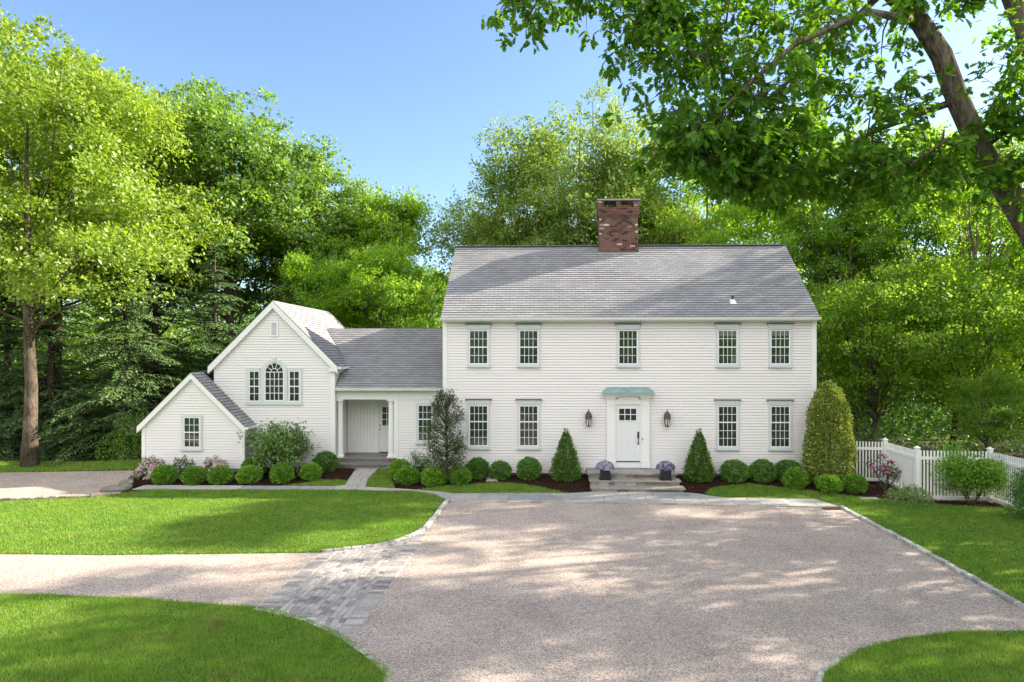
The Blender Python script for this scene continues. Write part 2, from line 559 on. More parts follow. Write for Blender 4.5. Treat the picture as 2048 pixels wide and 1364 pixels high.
def thing(name, loc, label, cat, group=None, rz=0.0, sc=1.0):
    o = bpy.data.objects.new(name, None)
    o.empty_display_size = 0.3
    o.location = loc
    o.rotation_euler = (0, 0, rz)
    o.scale = (sc, sc, sc) if isinstance(sc, (int, float)) else sc
    COL.objects.link(o)
    return tag(o, label, cat, group)

def clip_poly(poly, axis, val, keep_greater):
    out = []
    n = len(poly)
    for i in range(n):
        a, b = poly[i], poly[(i + 1) % n]
        ia = (a[axis] >= val) if keep_greater else (a[axis] <= val)
        ib = (b[axis] >= val) if keep_greater else (b[axis] <= val)
        if ia:
            out.append(a)
        if ia != ib:
            t = (val - a[axis]) / (b[axis] - a[axis])
            out.append(tuple(a[k] + (b[k] - a[k]) * t for k in range(2)))
    res = []
    for p in out:
        if not res or abs(p[0] - res[-1][0]) + abs(p[1] - res[-1][1]) > 1e-5:
            res.append(p)
    if len(res) > 1 and abs(res[0][0] - res[-1][0]) + abs(res[0][1] - res[-1][1]) < 1e-5:
        res.pop()
    return res

def lap_surface(mb, poly, O, U, V, N, expo, lap, gap=0.0, joints=None):
    """Overlapping courses (clapboards, shingles) over a polygon in (u, v)."""
    O, U, V, N = Vector(O), Vector(U).normalized(), Vector(V).normalized(), Vector(N).normalized()
    v0 = min(p[1] for p in poly)
    v1 = max(p[1] for p in poly)
    k = 0
    flip = U.cross(V).dot(N) < 0
    while v0 + k * expo < v1 - 1e-4:
        a, b = v0 + k * expo, min(v0 + (k + 1) * expo, v1)
        a += gap
        c = clip_poly(clip_poly(poly, 1, a, True), 1, b, False)
        k += 1
        if len(c) < 3:
            continue
        ln = lap
        def P(p, off):
            return O + U * p[0] + V * p[1] + N * off
        area = sum(c[i][0] * c[(i + 1) % len(c)][1] - c[(i + 1) % len(c)][0] * c[i][1] for i in range(len(c)))
        if (area < 0) != flip:
            c = c[::-1]
        if joints is None:
            mb.face([P(p, 0.002 + ln * (1 - (p[1] - a) / expo)) for p in c], [(p[0], p[1] - v0) for p in c])
        else:
            x0, x1 = min(p[0] for p in c), max(p[0] for p in c)
            xa = x0
            while xa < x1 - 1e-4:
                xb = xa + joints.uniform(2.2, 4.9)
                if xa == x0:
                    xb = x0 + joints.uniform(.6, 4.5)
                if x1 - xb < .5:
                    xb = x1
                d = clip_poly(clip_poly(c, 0, xa + (.0015 if xa > x0 else 0), True), 0, xb - (.0015 if xb < x1 else 0), False)
                e, uo = joints.uniform(-.002, .002), joints.uniform(0, 400)
                if len(d) > 2:
                    mb.face([P(p, 0.002 + (ln + e) * (1 - (p[1] - a) / expo)) for p in d], [(p[0] + uo, p[1] - v0) for p in d])
                xa = xb
        lo = [p for p in c if abs(p[1] - a) < 1e-5]
        if len(lo) >= 2:
            xa, xb = min(p[0] for p in lo), max(p[0] for p in lo)
            bk = -.014 if gap else 0.0
            q = [P((xa, a), bk), P((xb, a), bk), P((xb, a), 0.002 + ln), P((xa, a), 0.002 + ln)]
            if flip:
                q = q[::-1]
            mb.face(q, [(xa, a - v0), (xb, a - v0), (xb, a - v0 + .01), (xa, a - v0 + .01)])

def in_poly(x, y, poly):
    r = np.zeros(len(x), bool)
    n = len(poly)
    j = n - 1
    for i in range(n):
        xi, yi = poly[i]
        xj, yj = poly[j]
        c = ((yi > y) != (yj > y)) & (x < (xj - xi) * (y - yi) / (yj - yi + 1e-12) + xi)
        r ^= c
        j = i
    return r

def smooth_poly(poly, it=2):
    for _ in range(it):
        out = []
        n = len(poly)
        for i in range(n):
            a, b = poly[i], poly[(i + 1) % n]
            if math.hypot(a[0] - b[0], a[1] - b[1]) < 0.5:
                out.append(a)
                continue
            out.append((a[0] * .8 + b[0] * .2, a[1] * .8 + b[1] * .2))
            out.append((a[0] * .2 + b[0] * .8, a[1] * .2 + b[1] * .8))
        poly = out
    return poly

def drape(name, poly, off, mat, kind='structure', label=None):
    bm = bmesh.new()
    vs_ = [bm.verts.new((x, y, 0)) for x, y in poly]
    bm.faces.new(vs_)
    for yc in (22.4, 26.4):
        bmesh.ops.bisect_plane(bm, geom=bm.verts[:] + bm.edges[:] + bm.faces[:], plane_co=(0, yc, 0), plane_no=(0, 1, 0))
    bmesh.ops.triangulate(bm, faces=bm.faces[:])
    for v in bm.verts:
        v.co.z = gz(v.co.y) + off
    bm.normal_update()
    for f in bm.faces:
        if f.normal.z < 0:
            f.normal_flip()
    me = bpy.data.meshes.new(name)
    bm.to_mesh(me)
    bm.free()
    me.materials.append(mat)
    o = link(name, me)
    tag(o, label, None, None, kind)
    return o

def leaf_data(name, P, T, N, L, W, mat, fold=0.12):
    """Many folded diamond leaves: P base, T tip direction, N face normal, L length, W width."""
    P = np.asarray(P, np.float32)
    n = len(P)
    T = T / (np.linalg.norm(T, axis=1, keepdims=True) + 1e-9)
    B = np.cross(N, T)
    B /= (np.linalg.norm(B, axis=1, keepdims=True) + 1e-9)
    N2 = np.cross(T, B)
    L = np.broadcast_to(np.asarray(L, np.float32), (n,))[:, None]
    W = np.broadcast_to(np.asarray(W, np.float32), (n,))[:, None]
    v = np.empty((n, 4, 3), np.float32)
    v[:, 0] = P
    v[:, 1] = P + T * L * .45 + B * W * .5 + N2 * L * fold
    v[:, 2] = P + T * L
    v[:, 3] = P + T * L * .45 - B * W * .5 + N2 * L * fold
    base = (np.arange(n) * 4)[:, None]
    idx = np.concatenate([base, base + 1, base + 2, base, base + 2, base + 3], 1).astype(np.int32).ravel()
    return tri_mesh(name, v.reshape(-1, 3), idx, mat)

def tri_mesh(name, v, idx, mat):
    me = bpy.data.meshes.new(name)
    nt_ = len(idx) // 3
    me.vertices.add(len(v))
    me.vertices.foreach_set('co', np.ascontiguousarray(v, np.float32).ravel())
    me.loops.add(len(idx))
    me.loops.foreach_set('vertex_index', idx)
    me.polygons.add(nt_)
    me.polygons.foreach_set('loop_start', np.arange(0, nt_ * 3, 3, dtype=np.int32))
    me.update(calc_edges=True)
    me.materials.append(mat)
    return me

def unit(a):
    return a / (np.linalg.norm(a, axis=-1, keepdims=True) + 1e-9)

# ------------------------------------------------------------------ ground, drive, lawns, beds, paths
def ground_sheet():
    bm = bmesh.new()
    R = 900
    vs_ = [bm.verts.new(p) for p in ((-R, -R, 0), (R, -R, 0), (R, R, 0), (-R, R, 0))]
    bm.faces.new(vs_)
    for yc in (22.4, 26.4):
        bmesh.ops.bisect_plane(bm, geom=bm.verts[:] + bm.edges[:] + bm.faces[:], plane_co=(0, yc, 0), plane_no=(0, 1, 0))
    for v in bm.verts:
        v.co.z = gz(v.co.y) - 0.02
    me = bpy.data.meshes.new('ground')
    bm.to_mesh(me)
    bm.free()
    me.materials.append(M['soil'])
    tag(link('ground', me), None, None, None, 'structure')
ground_sheet()

court_right = [(8.62, 20.94), (8.60, 19.07), (8.59, 17.27), (8.55, 15.04), (8.49, 13.91), (8.44, 12.75), (8.62, 12.35), (9.1, 12.12), (10.2, 12.0), (24, 12.0)]
island_edge = [(24, 8.4), (12, 8.6), (10.6, 9.6), (9.2, 11.0), (7.8, 11.59), (6.53, 11.5), (5.57, 11.21), (4.74, 10.77), (3.9, 9.98), (3.55, 9.3), (3.5, 8), (4.2, 5), (7, 2)]
low_edge = [(-30, 12.5), (-14, 12.7), (-10.63, 12.77), (-9.68, 12.8), (-8.03, 12.65), (-6.25, 12.37), (-5.37, 12.27), (-4.25, 11.71), (-3.42, 11.0), (-2.83, 10.36), (-2.42, 9.8), (-2.2, 9.0), (-2.1, 7.5), (-2.4, 5), (-4, 2)]
mid_low = [(-30, 15.3), (-16, 15.38), (-12.85, 15.42), (-10.48, 15.41), (-7.99, 15.57), (-5.48, 15.76), (-4.64, 16.08), (-4.1, 16.5), (-3.7, 17.1), (-3.5, 17.89), (-3.47, 19.6), (-3.45, 21.3), (-3.62, 21.82), (-3.97, 22.43), (-4.73, 22.80)]
mid_up = [(-6.98, 22.93), (-10.39, 22.87), (-13.81, 22.82), (-14.56, 22.29), (-15.09, 21.71), (-16.22, 21.45), (-17.51, 21.03), (-22, 20.2), (-30, 19)]

court_poly = [(-3.2, 21.5)] + court_right + island_edge + [(7, 0), (-4, 0)] + low_edge[::-1] + mid_low[:13][::-1][::-1]
court_poly = [(-3.25, 21.5)] + court_right + island_edge + [(7, 0), (-4, 0)] + low_edge[::-1] + mid_low[:12]
drape('gravel_driveway', court_poly, 0.0, M['gravel'])
drape('gravel_parking', [(-40, 17.5), (-30, 19), (-22, 20.2), (-17.51, 21.03), (-16.22, 21.45), (-15.09, 21.71), (-14.56, 22.29), (-14.75, 23.5), (-15.8, 25.4), (-18.26, 25.17), (-20.8, 24.97), (-40, 24.2)], 0.0, M['gravel'])

LAWN = {}
LAWN['mid'] = mid_low + mid_up
LAWN['low'] = [(-30, 2)] + low_edge
LAWN['island'] = island_edge + [(24, 2)]
LAWN['right'] = court_right + [(24, 20.4), (16, 20.8), (14.6, 20.95), (13.42, 21.02), (12.08, 21.25), (10.91, 21.95), (9.63, 22.6), (8.83, 23.04), (7.67, 23.55), (6.77, 23.92), (5.67, 23.66), (5.15, 23.2), (4.95, 22.75), (5.47, 22.2), (8.28, 22.05)]
LAWN['lens_a'] = [(-9.5, 23.32), (-8.94, 23.65), (-8.37, 24.05), (-7.40, 24.02), (-7.33, 23.45), (-7.6, 23.32)]
LAWN['lens_b'] = [(-6.52, 23.28), (-6.69, 24.2), (-6.70, 25.70), (-6.15, 25.3), (-5.85, 24.2), (-5.5, 23.2), (-5.9, 23.18)]
LAWN['lens_c'] = [(-4.7, 22.95), (-3.64, 23.5), (-2.6, 23.78), (-1.93, 23.85), (-1.2, 23.7), (-0.52, 23.38), (0.49, 22.68), (-1.83, 22.64), (-3.39, 22.55), (-3.85, 22.77)]
LAWN['back'] = [(-40, 24.25), (-20.8, 25.0), (-18.26, 25.2), (-15.8, 25.45), (-15.75, 27.2), (-19, 26.6), (-40, 26)]
for k, p in LAWN.items():
    drape('lawn', p, 0.008, M['turf'])

BEDS = [
    [(-14.9, 22.75), (-14.4, 23.32), (-9.5, 23.34), (-8.94, 23.67), (-8.37, 24.07), (-7.42, 24.04), (-7.6, 25.74), (-8.5, 25.98), (-11.6, 25.98), (-11.7, 25.2), (-15.6, 25.25), (-15.3, 24.0)],
    [(-6.12, 26.1), (-6.12, 25.32), (-5.83, 24.2), (-5.48, 23.22), (-4.7, 22.99), (-3.64, 23.52), (-2.6, 23.8), (-1.93, 23.87), (-1.2, 23.72), (-0.52, 23.4), (0.49, 22.70), (1.15, 22.75), (1.15, 25.0), (-4.1, 25.0), (-4.1, 26.1)],
    [(4.28, 22.8), (4.95, 22.80), (5.13, 23.2), (5.65, 23.68), (6.77, 23.96), (7.67, 23.58), (8.83, 23.07), (9.63, 22.63), (10.91, 21.98), (12.08, 21.28), (13.42, 21.05), (14.6, 20.98), (16, 20.83), (16, 21.9), (11.7, 21.95), (11.6, 24.2), (9.4, 24.6), (9.4, 25), (4.28, 25)],
]
for p in BEDS:
    drape('mulch_bed', p, 0.016, M['mulch'])

rng = np.random.default_rng(11)
def mulch_chips():
    P = []
    for p in BEDS:
        a = np.array(p)
        lo, hi = a.min(0), a.max(0)
        n = int((hi - lo).prod() * 420)
        x = rng.uniform(lo[0], hi[0], n)
        y = rng.uniform(lo[1], hi[1], n)
        k = in_poly(x, y, p)
        P.append(np.stack([x[k], y[k], gz_np(y[k]) + 0.022 + rng.uniform(0, .02, k.sum())], 1))
    P = np.concatenate(P)
    n = len(P)
    T = rng.normal(size=(n, 3)) * (1, 1, .35)
    N = rng.normal(size=(n, 3)) * .5 + (0, 0, 1)
    m = mat_island('mulch chip', [(0, (0.018, 0.009, 0.006)), (0.6, (0.045, 0.019, 0.011)), (1, (0.10, 0.045, 0.026))], 0.9, 40, 0.2, 0.2)
    tag(link('mulch', leaf_data('mulch', P, T, N, rng.uniform(.03, .08, n), .025, m)), 'dark brown shredded bark mulch lying in the planting beds', None, None, 'stuff')
mulch_chips()

def slab(mb, poly, top, thick, cham=0.006):
    """Flat stone whose top follows the ground; poly in x, y, counter-clockwise."""
    n = len(poly)
    cx = sum(p[0] for p in poly) / n
    cy = sum(p[1] for p in poly) / n
    area = sum(poly[i][0] * poly[(i + 1) % n][1] - poly[(i + 1) % n][0] * poly[i][1] for i in range(n))
    if area < 0:
        poly = poly[::-1]
    def ins(p, d):
        vx, vy = cx - p[0], cy - p[1]
        l = math.hypot(vx, vy) + 1e-6
        d = min(d, l * .4)
        return (p[0] + vx / l * d, p[1] + vy / l * d)
    q = [ins(p, cham) for p in poly]
    v = [(p[0], p[1], gz(p[1]) + top - thick) for p in poly] + [(p[0], p[1], gz(p[1]) + top - cham) for p in poly] + [(p[0], p[1], gz(p[1]) + top) for p in q]
    f = [tuple(range(2 * n, 3 * n))]
    for i in range(n):
        j = (i + 1) % n
        f.append((i, j, n + j, n + i))
        f.append((n + i, n + j, 2 * n + j, 2 * n + i))
    mb.mesh(v, f)

random.seed(5)
PATH = [(-14.4, 22.84), (-13.81, 22.84), (-10.39, 22.89), (-6.98, 22.95), (-4.73, 22.82), (-3.95, 22.45), (-3.58, 21.85), (-3.3, 21.47), (2.9, 21.34), (8.62, 20.96), (8.28, 22.04), (5.47, 22.18), (4.76, 22.65), (4.33, 22.8), (1.15, 22.8), (0.49, 22.65), (-1.83, 22.62), (-3.39, 22.52), (-3.85, 22.74), (-5.27, 23.06), (-6.50, 23.24), (-6.71, 24.21), (-6.72, 25.76), (-7.57, 25.74), (-7.30, 23.45), (-7.68, 23.29), (-8.79, 23.30), (-10.9, 23.31), (-14.3, 23.31)]
drape('path_base', PATH, 0.012, M['joint'])
def bluestone_path():
    mb = MB()
    rows = [20.8, 21.62, 22.32, 22.86, 23.4, 24.1, 24.75, 25.3, 25.9]
    for r in range(len(rows) - 1):
        x = -15.0 + random.uniform(0, .8)
        while x < 9.5:
            w = random.uniform(.75, 1.35) if rows[r] > 20 else 1
            if rows[r] > 23:
                w = random.uniform(.35, .6)
            tilt = random.uniform(-.03, .03)
            c = PATH
            c = clip_poly(clip_poly(c, 0, x + .008, True), 0, x + w - .008, False)
            c = clip_poly(clip_poly(c, 1, rows[r] + .008, True), 1, rows[r + 1] - .008, False) if len(c) > 2 else c
            if len(c) > 2:
                slab(mb, c, 0.032 + random.uniform(-.002, .002), 0.035)
            x += w
    o = mb.build('bluestone_path', M['bluestone'])
    tag(o, None, None, None, 'structure')
bluestone_path()

def stone(mb, x, y, l, w, h, ang, z, jit=0.02):
    c, s = math.cos(ang), math.sin(ang)
    base = [(-l / 2, -w / 2), (l / 2, -w / 2), (l / 2, w / 2), (-l / 2, w / 2)]
    v = []
    for zz, k in ((z - .05, 1.0), (z + h * .75, 1.0), (z + h, .82)):
        for px, py in base:
            a, b = px * k + random.uniform(-jit, jit) * .6, py * k + random.uniform(-jit, jit) * .6
            v.append((x + a * c - b * s, y + a * s + b * c, zz + random.uniform(-jit, jit) * .2))
    mb.mesh(v, [(8, 9, 10, 11)] + [(i, (i + 1) % 4, 4 + (i + 1) % 4, 4 + i) for i in range(4)] + [(4 + i, 4 + (i + 1) % 4, 8 + (i + 1) % 4, 8 + i) for i in range(4)])

def kerb_line(mb, pts, l0=.16, l1=.26, w=.13, h=.06, off=0.0):
    for i in range(len(pts) - 1):
        a, b = Vector(pts[i]), Vector(pts[i + 1])
        d = (b - a)
        L = d.length
        ang = math.atan2(d.y, d.x)
        n = Vector((-d.y, d.x)).normalized() * off
        s = 0.0
        while s < L - .04:
            l = min(random.uniform(l0, l1), L - s)
            p = a + d.normalized() * (s + l / 2) + n
            stone(mb, p.x, p.y, l - .012, w * random.uniform(.9, 1.1), h * random.uniform(.8, 1.2), ang + random.uniform(-.05, .05), gz(p.y))
            s += l
def kerb(pts, mat='kerbstone', **kw):
    mb = MB()
    kerb_line(mb, pts, **kw)
    tag(mb.build('kerb', M[mat]), None, None, None, 'structure')
kerb([(8.66, 21.0)] + [(p[0] + .05, p[1]) for p in court_right[1:9]])
kerb([(-3.42, 21.5), (-3.42, 19.6), (-3.46, 17.89), (-3.66, 17.15), (-4.05, 16.55), (-4.6, 16.12), (-5.45, 15.80)])
kerb([(-5.45, 12.22), (-4.27, 11.67), (-3.44, 10.97), (-2.85, 10.33), (-2.44, 9.78), (-2.2, 9.0), (-2.1, 7.6)], w=.09, h=.018)
kerb([(-3.25, 21.40), (2.9, 21.27), (8.6, 20.88)], 'cobble', l0=.3, l1=.55, w=.09, h=.035)
kerb([(3.45, 8.0), (3.5, 9.3), (3.85, 10.0), (4.3, 10.45)], w=.09, h=.018)
kerb([(-22, 20.2), (-17.51, 21.03), (-16.22, 21.45), (-15.09, 21.71), (-14.6, 22.25)], 'fieldstone', l0=.15, l1=.4, w=.16, h=.09)

def cobble_apron():
    mb = MB()
    region = [(-5.42, 15.72), (-4.66, 16.02), (-4.1, 16.45), (-3.72, 17.0), (-3.52, 17.7), (-3.3, 17.3), (-3.3, 11.2), (-3.5, 11.12), (-4.25, 11.78), (-5.35, 12.28), (-5.42, 12.6)]
    drape('cobble_bed', [(-5.45, 15.74), (-4.66, 16.02), (-4.1, 16.45), (-3.72, 17.0), (-3.5, 17.75), (-3.28, 17.3), (-3.28, 11.1), (-3.5, 11.05), (-4.25, 11.72), (-5.45, 12.25)], 0.006, M['joint'])
    def inside(x, y):
        return bool(in_poly(np.array([x]), np.array([y]), region)[0])
    y = 11.0
    while y < 17.8:
        w = random.uniform(.085, .12)
        for xc in (-3.45, -5.26):
            if inside(xc, y + w / 2):
                stone(mb, xc, y + w / 2, .31 * random.uniform(.92, 1.05), w - .014, .024, random.uniform(-.04, .04), 0.0, .014)
        y += w
    x = -5.08
    while x < -3.64:
        w = random.uniform(.10, .122)
        y = 11.0 + random.uniform(0, .2)
        while y < 17.6:
            l = random.uniform(.13, .23)
            if inside(x + w / 2, y + l / 2):
                stone(mb, x + w / 2, y + l / 2, w - .016, l - .016, .022, random.uniform(-.03, .03), 0.0, .012)
            y += l
        x += w
    tag(mb.build('cobblestone_apron', M['cobble']), None, None, None, 'structure')
cobble_apron()

def grass(poly, dens, h, w, xlim=(-24, 18), ylim=(8.5, 30)):
    a = np.array(poly)
    lo = np.maximum(a.min(0), (xlim[0], ylim[0]))
    hi = np.minimum(a.max(0), (xlim[1], ylim[1]))
    n = int((hi - lo).prod() * dens)
    x = rng.uniform(lo[0], hi[0], n)
    y = rng.uniform(lo[1], hi[1], n)
    k = in_poly(x, y, poly) & (np.abs(x + .03 * y) < y * .80 + 1.0)
    x, y = x[k], y[k]
    n = len(x)
    x = x + rng.normal(size=n) * .03
    y = y + rng.normal(size=n) * .03
    clump = .78 + .32 * np.sin(x * 2.1 + np.sin(y * 1.3) * 2) * np.sin(y * 1.7 + np.sin(x * .9) * 2) + rng.uniform(-.25, .25, n)
    hh = h * np.clip(clump, .35, 1.4)
    an = rng.uniform(0, 2 * math.pi, n)
    lean = rng.normal(size=(n, 2)) * .45
    z = gz_np(y)
    v = np.empty((n, 3, 3), np.float32)
    dx, dy = np.cos(an) * w / 2, np.sin(an) * w / 2
    v[:, 0] = np.stack([x - dx, y - dy, z], 1)
    v[:, 1] = np.stack([x + dx, y + dy, z], 1)
    v[:, 2] = np.stack([x + lean[:, 0] * hh, y + lean[:, 1] * hh, z + hh], 1)
    tag(link('grass', tri_mesh('grass', v.reshape(-1, 3), np.arange(n * 3, dtype=np.int32), M['blade'])), 'short mown green lawn grass', None, None, 'stuff')
grass(LAWN['low'], 4200, .075, .011)
grass(LAWN['island'], 4200, .075, .011)
grass(LAWN['mid'], 1500, .07, .017)
grass(LAWN['right'], 1500, .07, .017)
for k in ('lens_a', 'lens_b', 'lens_c'):
    grass(LAWN[k], 1800, .085, .02)
grass(LAWN['back'], 900, .1, .03)

# ------------------------------------------------------------------ the house
house = thing('colonial_house', (0, 25, 0), 'white clapboard colonial house with grey shingled roof, gabled side wing and small lean gable', 'house')
H = house
EXP = 0.1015

def siding(poly, O, U, N, label=None, name='wall'):
    mb = MB()
    lap_surface(mb, poly, O, U, (0, 0, 1), N, EXP, 0.020, 0.0125, random.Random(17))
    Nv = Vector(N) * -.013
    back = [Vector(O) + Vector(U) * p[0] + Vector((0, 0, p[1])) + Nv for p in poly]
    mb.face(back if Vector(U).cross(Vector((0, 0, 1))).dot(Vector(N)) > 0 else back[::-1], poly)
    return mb.build(name, M['siding'], H, label=label)

XL, XR, YF, YB, ZB, ZE, ZR, YR = -4.09, 9.40, 25.0, 31.8, 0.31, 5.93, 9.12, 28.4
siding([(XL, ZB), (XR, ZB), (XR, ZE), (XL, ZE)], (0, YF, 0), (1, 0, 0), (0, -1, 0), 'long white clapboard front wall of the main block')
gab = [(YF, ZB), (YB, ZB), (YB, ZE), (YR, ZR - .12), (YF, ZE)]
siding(gab, (XL, 0, 0), (0, 1, 0), (-1, 0, 0), 'left gable end of the main block')
siding(gab, (XR, 0, 0), (0, 1, 0), (1, 0, 0), 'right gable end of the main block')
siding([(XL, ZB), (XR, ZB), (XR, ZE), (XL, ZE)], (0, YB, 0), (1, 0, 0), (0, 1, 0), 'rear wall of the main block')
mb = MB()
mb.box(XL + .02, XR - .02, YF + .02, YB - .02, -.3, ZB)
mb.box(-8.46, -4.11, 26.75, 31, -.3, ZB)
mb.box(-13.18, -8.52, 26.02, 32.0, -.3, 0.27)
mb.box(-15.47, -11.70, 25.22, 26.0, -.3, 0.37)
mb.build('foundation', M['concrete'], H)
for x0, x1, s0, s1 in ((XL - .025, XL + .12, XL - .045, XL - .025), (XR - .12, XR + .025, XR + .025, XR + .045)):
    mb = MB()
    mb.box(x0, x1, YF - .032, YF, ZB - .01, ZE - .02)
    mb.box(s0, s1, YF - .032, YF + .13, ZB - .01, ZE - .02)
    mb.build('corner_board', M['trim'], H)
mb = MB()
mb.box(XL + .122, XR - .122, YF - .03, YF, ZE - .13, ZE - .02)
mb.build('frieze_board', M['trim'], H)

# main roof: eave (24.74, 6.0) to ridge (28.4, 9.15)
def slope_roof(mb, x0, x1, ye, ze, yr, zr, expo=.145, lap=.022):
    e, r = Vector((0, ye, ze)), Vector((0, yr, zr))
    V = (r - e)
    N = Vector((0, -V.z, V.y)) if V.y > 0 else Vector((0, V.z, -V.y))
    lap_surface(mb, [(x0, 0), (x1, 0), (x1, V.length), (x0, V.length)], e, (1, 0, 0), V, N, expo, lap)
mb = MB()
RX0, RX1 = XL - .07, XR + .07
slope_roof(mb, RX0, RX1, 24.72, 6.00, YR, 9.15)
slope_roof(mb, RX0, RX1, 32.08, 6.00, YR, 9.15)
roof = mb.build('roof', M['shingle'], H, label='large grey shingled roof of the main block')
mb = MB()
x = RX0
while x < RX1:
    w = min(.14, RX1 - x)
    mb.prism([(x, 9.165), (x + w + .02, 9.18), (x + w + .02, 9.19), (x, 9.185)], YR - .12, YR + .12)
    x += .14
mb.build('ridge_cap', M['shingle'], roof, label='ridge cap shingles')
mb = MB()   # deck below the shingles with fascia ends
mb.mesh([(RX0 + .01, 24.74, 5.98), (RX1 - .01, 24.74, 5.98), (RX1 - .01, YR, 9.13), (RX0 + .01, YR, 9.13), (RX0 + .01, 24.74, 5.88), (RX1 - .01, 24.74, 5.88), (RX1 - .01, YR, 8.99), (RX0 + .01, YR, 8.99)],
        [(0, 1, 2, 3), (4, 7, 6, 5), (0, 4, 5, 1), (1, 5, 6, 2), (0, 3, 7, 4)])
mb.mesh([(RX0 + .01, 32.06, 5.98), (RX1 - .01, 32.06, 5.98), (RX1 - .01, YR, 9.13), (RX0 + .01, YR, 9.13), (RX0 + .01, 32.06, 5.88), (RX1 - .01, 32.06, 5.88), (RX1 - .01, YR, 8.99), (RX0 + .01, YR, 8.99)],
        [(0, 3, 2, 1), (4, 5, 6, 7), (0, 1, 5, 4), (1, 2, 6, 5), (0, 4, 7, 3)])
mb.build('rake_board', M['trim'], roof)
def gutter(x0, x1, y, z, parent):
    mb = MB()
    pr = [(0, 0), (-.07, 0), (-.085, .03), (-.10, .05), (-.105, .085), (-.115, .095), (-.115, .105), (-.095, .105), (-.09, .04), (-.01, .02), (0, .02)]
    n = len(pr)
    v = [(x0, y + a, z + b) for a, b in pr] + [(x1, y + a, z + b) for a, b in pr]
    mb.mesh(v, [(i, n + i, n + (i + 1) % n, (i + 1) % n) for i in range(n)] + [tuple(range(n)), tuple(reversed(range(n, 2 * n)))])
    return mb.build('gutter', M['trim'], parent)
gutter(RX0 - .02, RX1 + .02, 24.735, 5.885, H)
mb = MB()
mb.box(XL, XR, 24.74, YF - .033, 5.85, 5.878)
mb.build('soffit', M['trim'], H)

# chimney
ch = MB()
ch.box(1.80, 3.38, 28.03, 28.80, 8.4, 10.28)
for i in range(5):
    d = .012 * (i + 1)
    ch.box(1.80 - d, 3.38 + d, 28.03 - d, 28.80 + d, 10.28 + i * .03, 10.31 + i * .03)
ch.box(1.735, 3.445, 27.965, 28.865, 10.43, 10.70)
for x0, x1 in ((1.74, 1.98), (2.48, 2.70), (3.20, 3.44)):
    ch.box(x0, x1, 27.97, 28.2, 10.70, 10.96)
    ch.box(x0, x1, 28.63, 28.86, 10.70, 10.96)
chim = ch.build('chimney', M['brick'], H, label='wide red brick chimney with sooty bricks')
mb = MB()
mb.box(1.70, 3.48, 27.93, 28.90, 10.96, 11.02)
mb.build('chimney_cap', M['concrete'], chim)
mb = MB()
for k in range(24):
    x0 = 1.735 + k * .0713
    mb.box(x0 + .004, x0 + .0673, 27.953, 27.9645, 10.50, 10.69)
mb.build('soldier_course', M['brick'], chim)
mb = MB()
mb.box(1.76, 3.42, 27.99, 28.025, 8.72, 8.90)
mb.build('flashing', M['rust'], chim)
mb = MB()
mb.mesh([(1.74, 27.93, 8.775), (3.44, 27.93, 8.775), (3.44, 28.03, 8.862), (1.74, 28.03, 8.862), (1.74, 27.93, 8.74), (3.44, 27.93, 8.74), (3.44, 28.03, 8.8), (1.74, 28.03, 8.8)],
        [(0, 1, 2, 3), (4, 7, 6, 5), (0, 4, 5, 1), (1, 5, 6, 2), (2, 6, 7, 3), (3, 7, 4, 0)])
mb.build('flashing_apron', M['verdigris'], chim)
mb = MB()
mb.lathe([(.17, 10.5), (.17, 10.80), (.15, 10.82), (.14, 10.80), (.14, 10.55)], 2.95, 28.42, 14)
mb.build('flue', mat_plain('terracotta', (.42, .16, .09), .8, .2), chim)

# vent pipe on the roof
mb = MB()
vx, vy = 6.55, 25.42
vz = 6.0 + (vy - 24.72) / 3.68 * 3.15
mb.lathe([(.045, vz - .1), (.045, vz + .17), (.06, vz + .18), (.06, vz + .21), (.02, vz + .25)], vx, vy, 12)
vent = mb.build('roof_vent', M['metal_dark'], H)
mb = MB()
mb.mesh([(vx - .12, vy - .15, vz - .09), (vx + .12, vy - .15, vz - .09), (vx + .09, vy + .11, vz + .13), (vx - .09, vy + .11, vz + .13), (vx - .06, vy - .06, vz + .07), (vx + .06, vy - .06, vz + .07), (vx + .06, vy + .06, vz + .12), (vx - .06, vy + .06, vz + .12)],
        [(0, 1, 5, 4), (1, 2, 6, 5), (2, 3, 7, 6), (3, 0, 4, 7), (4, 5, 6, 7)])
mb.build('vent_boot', M['vinyl'], vent)

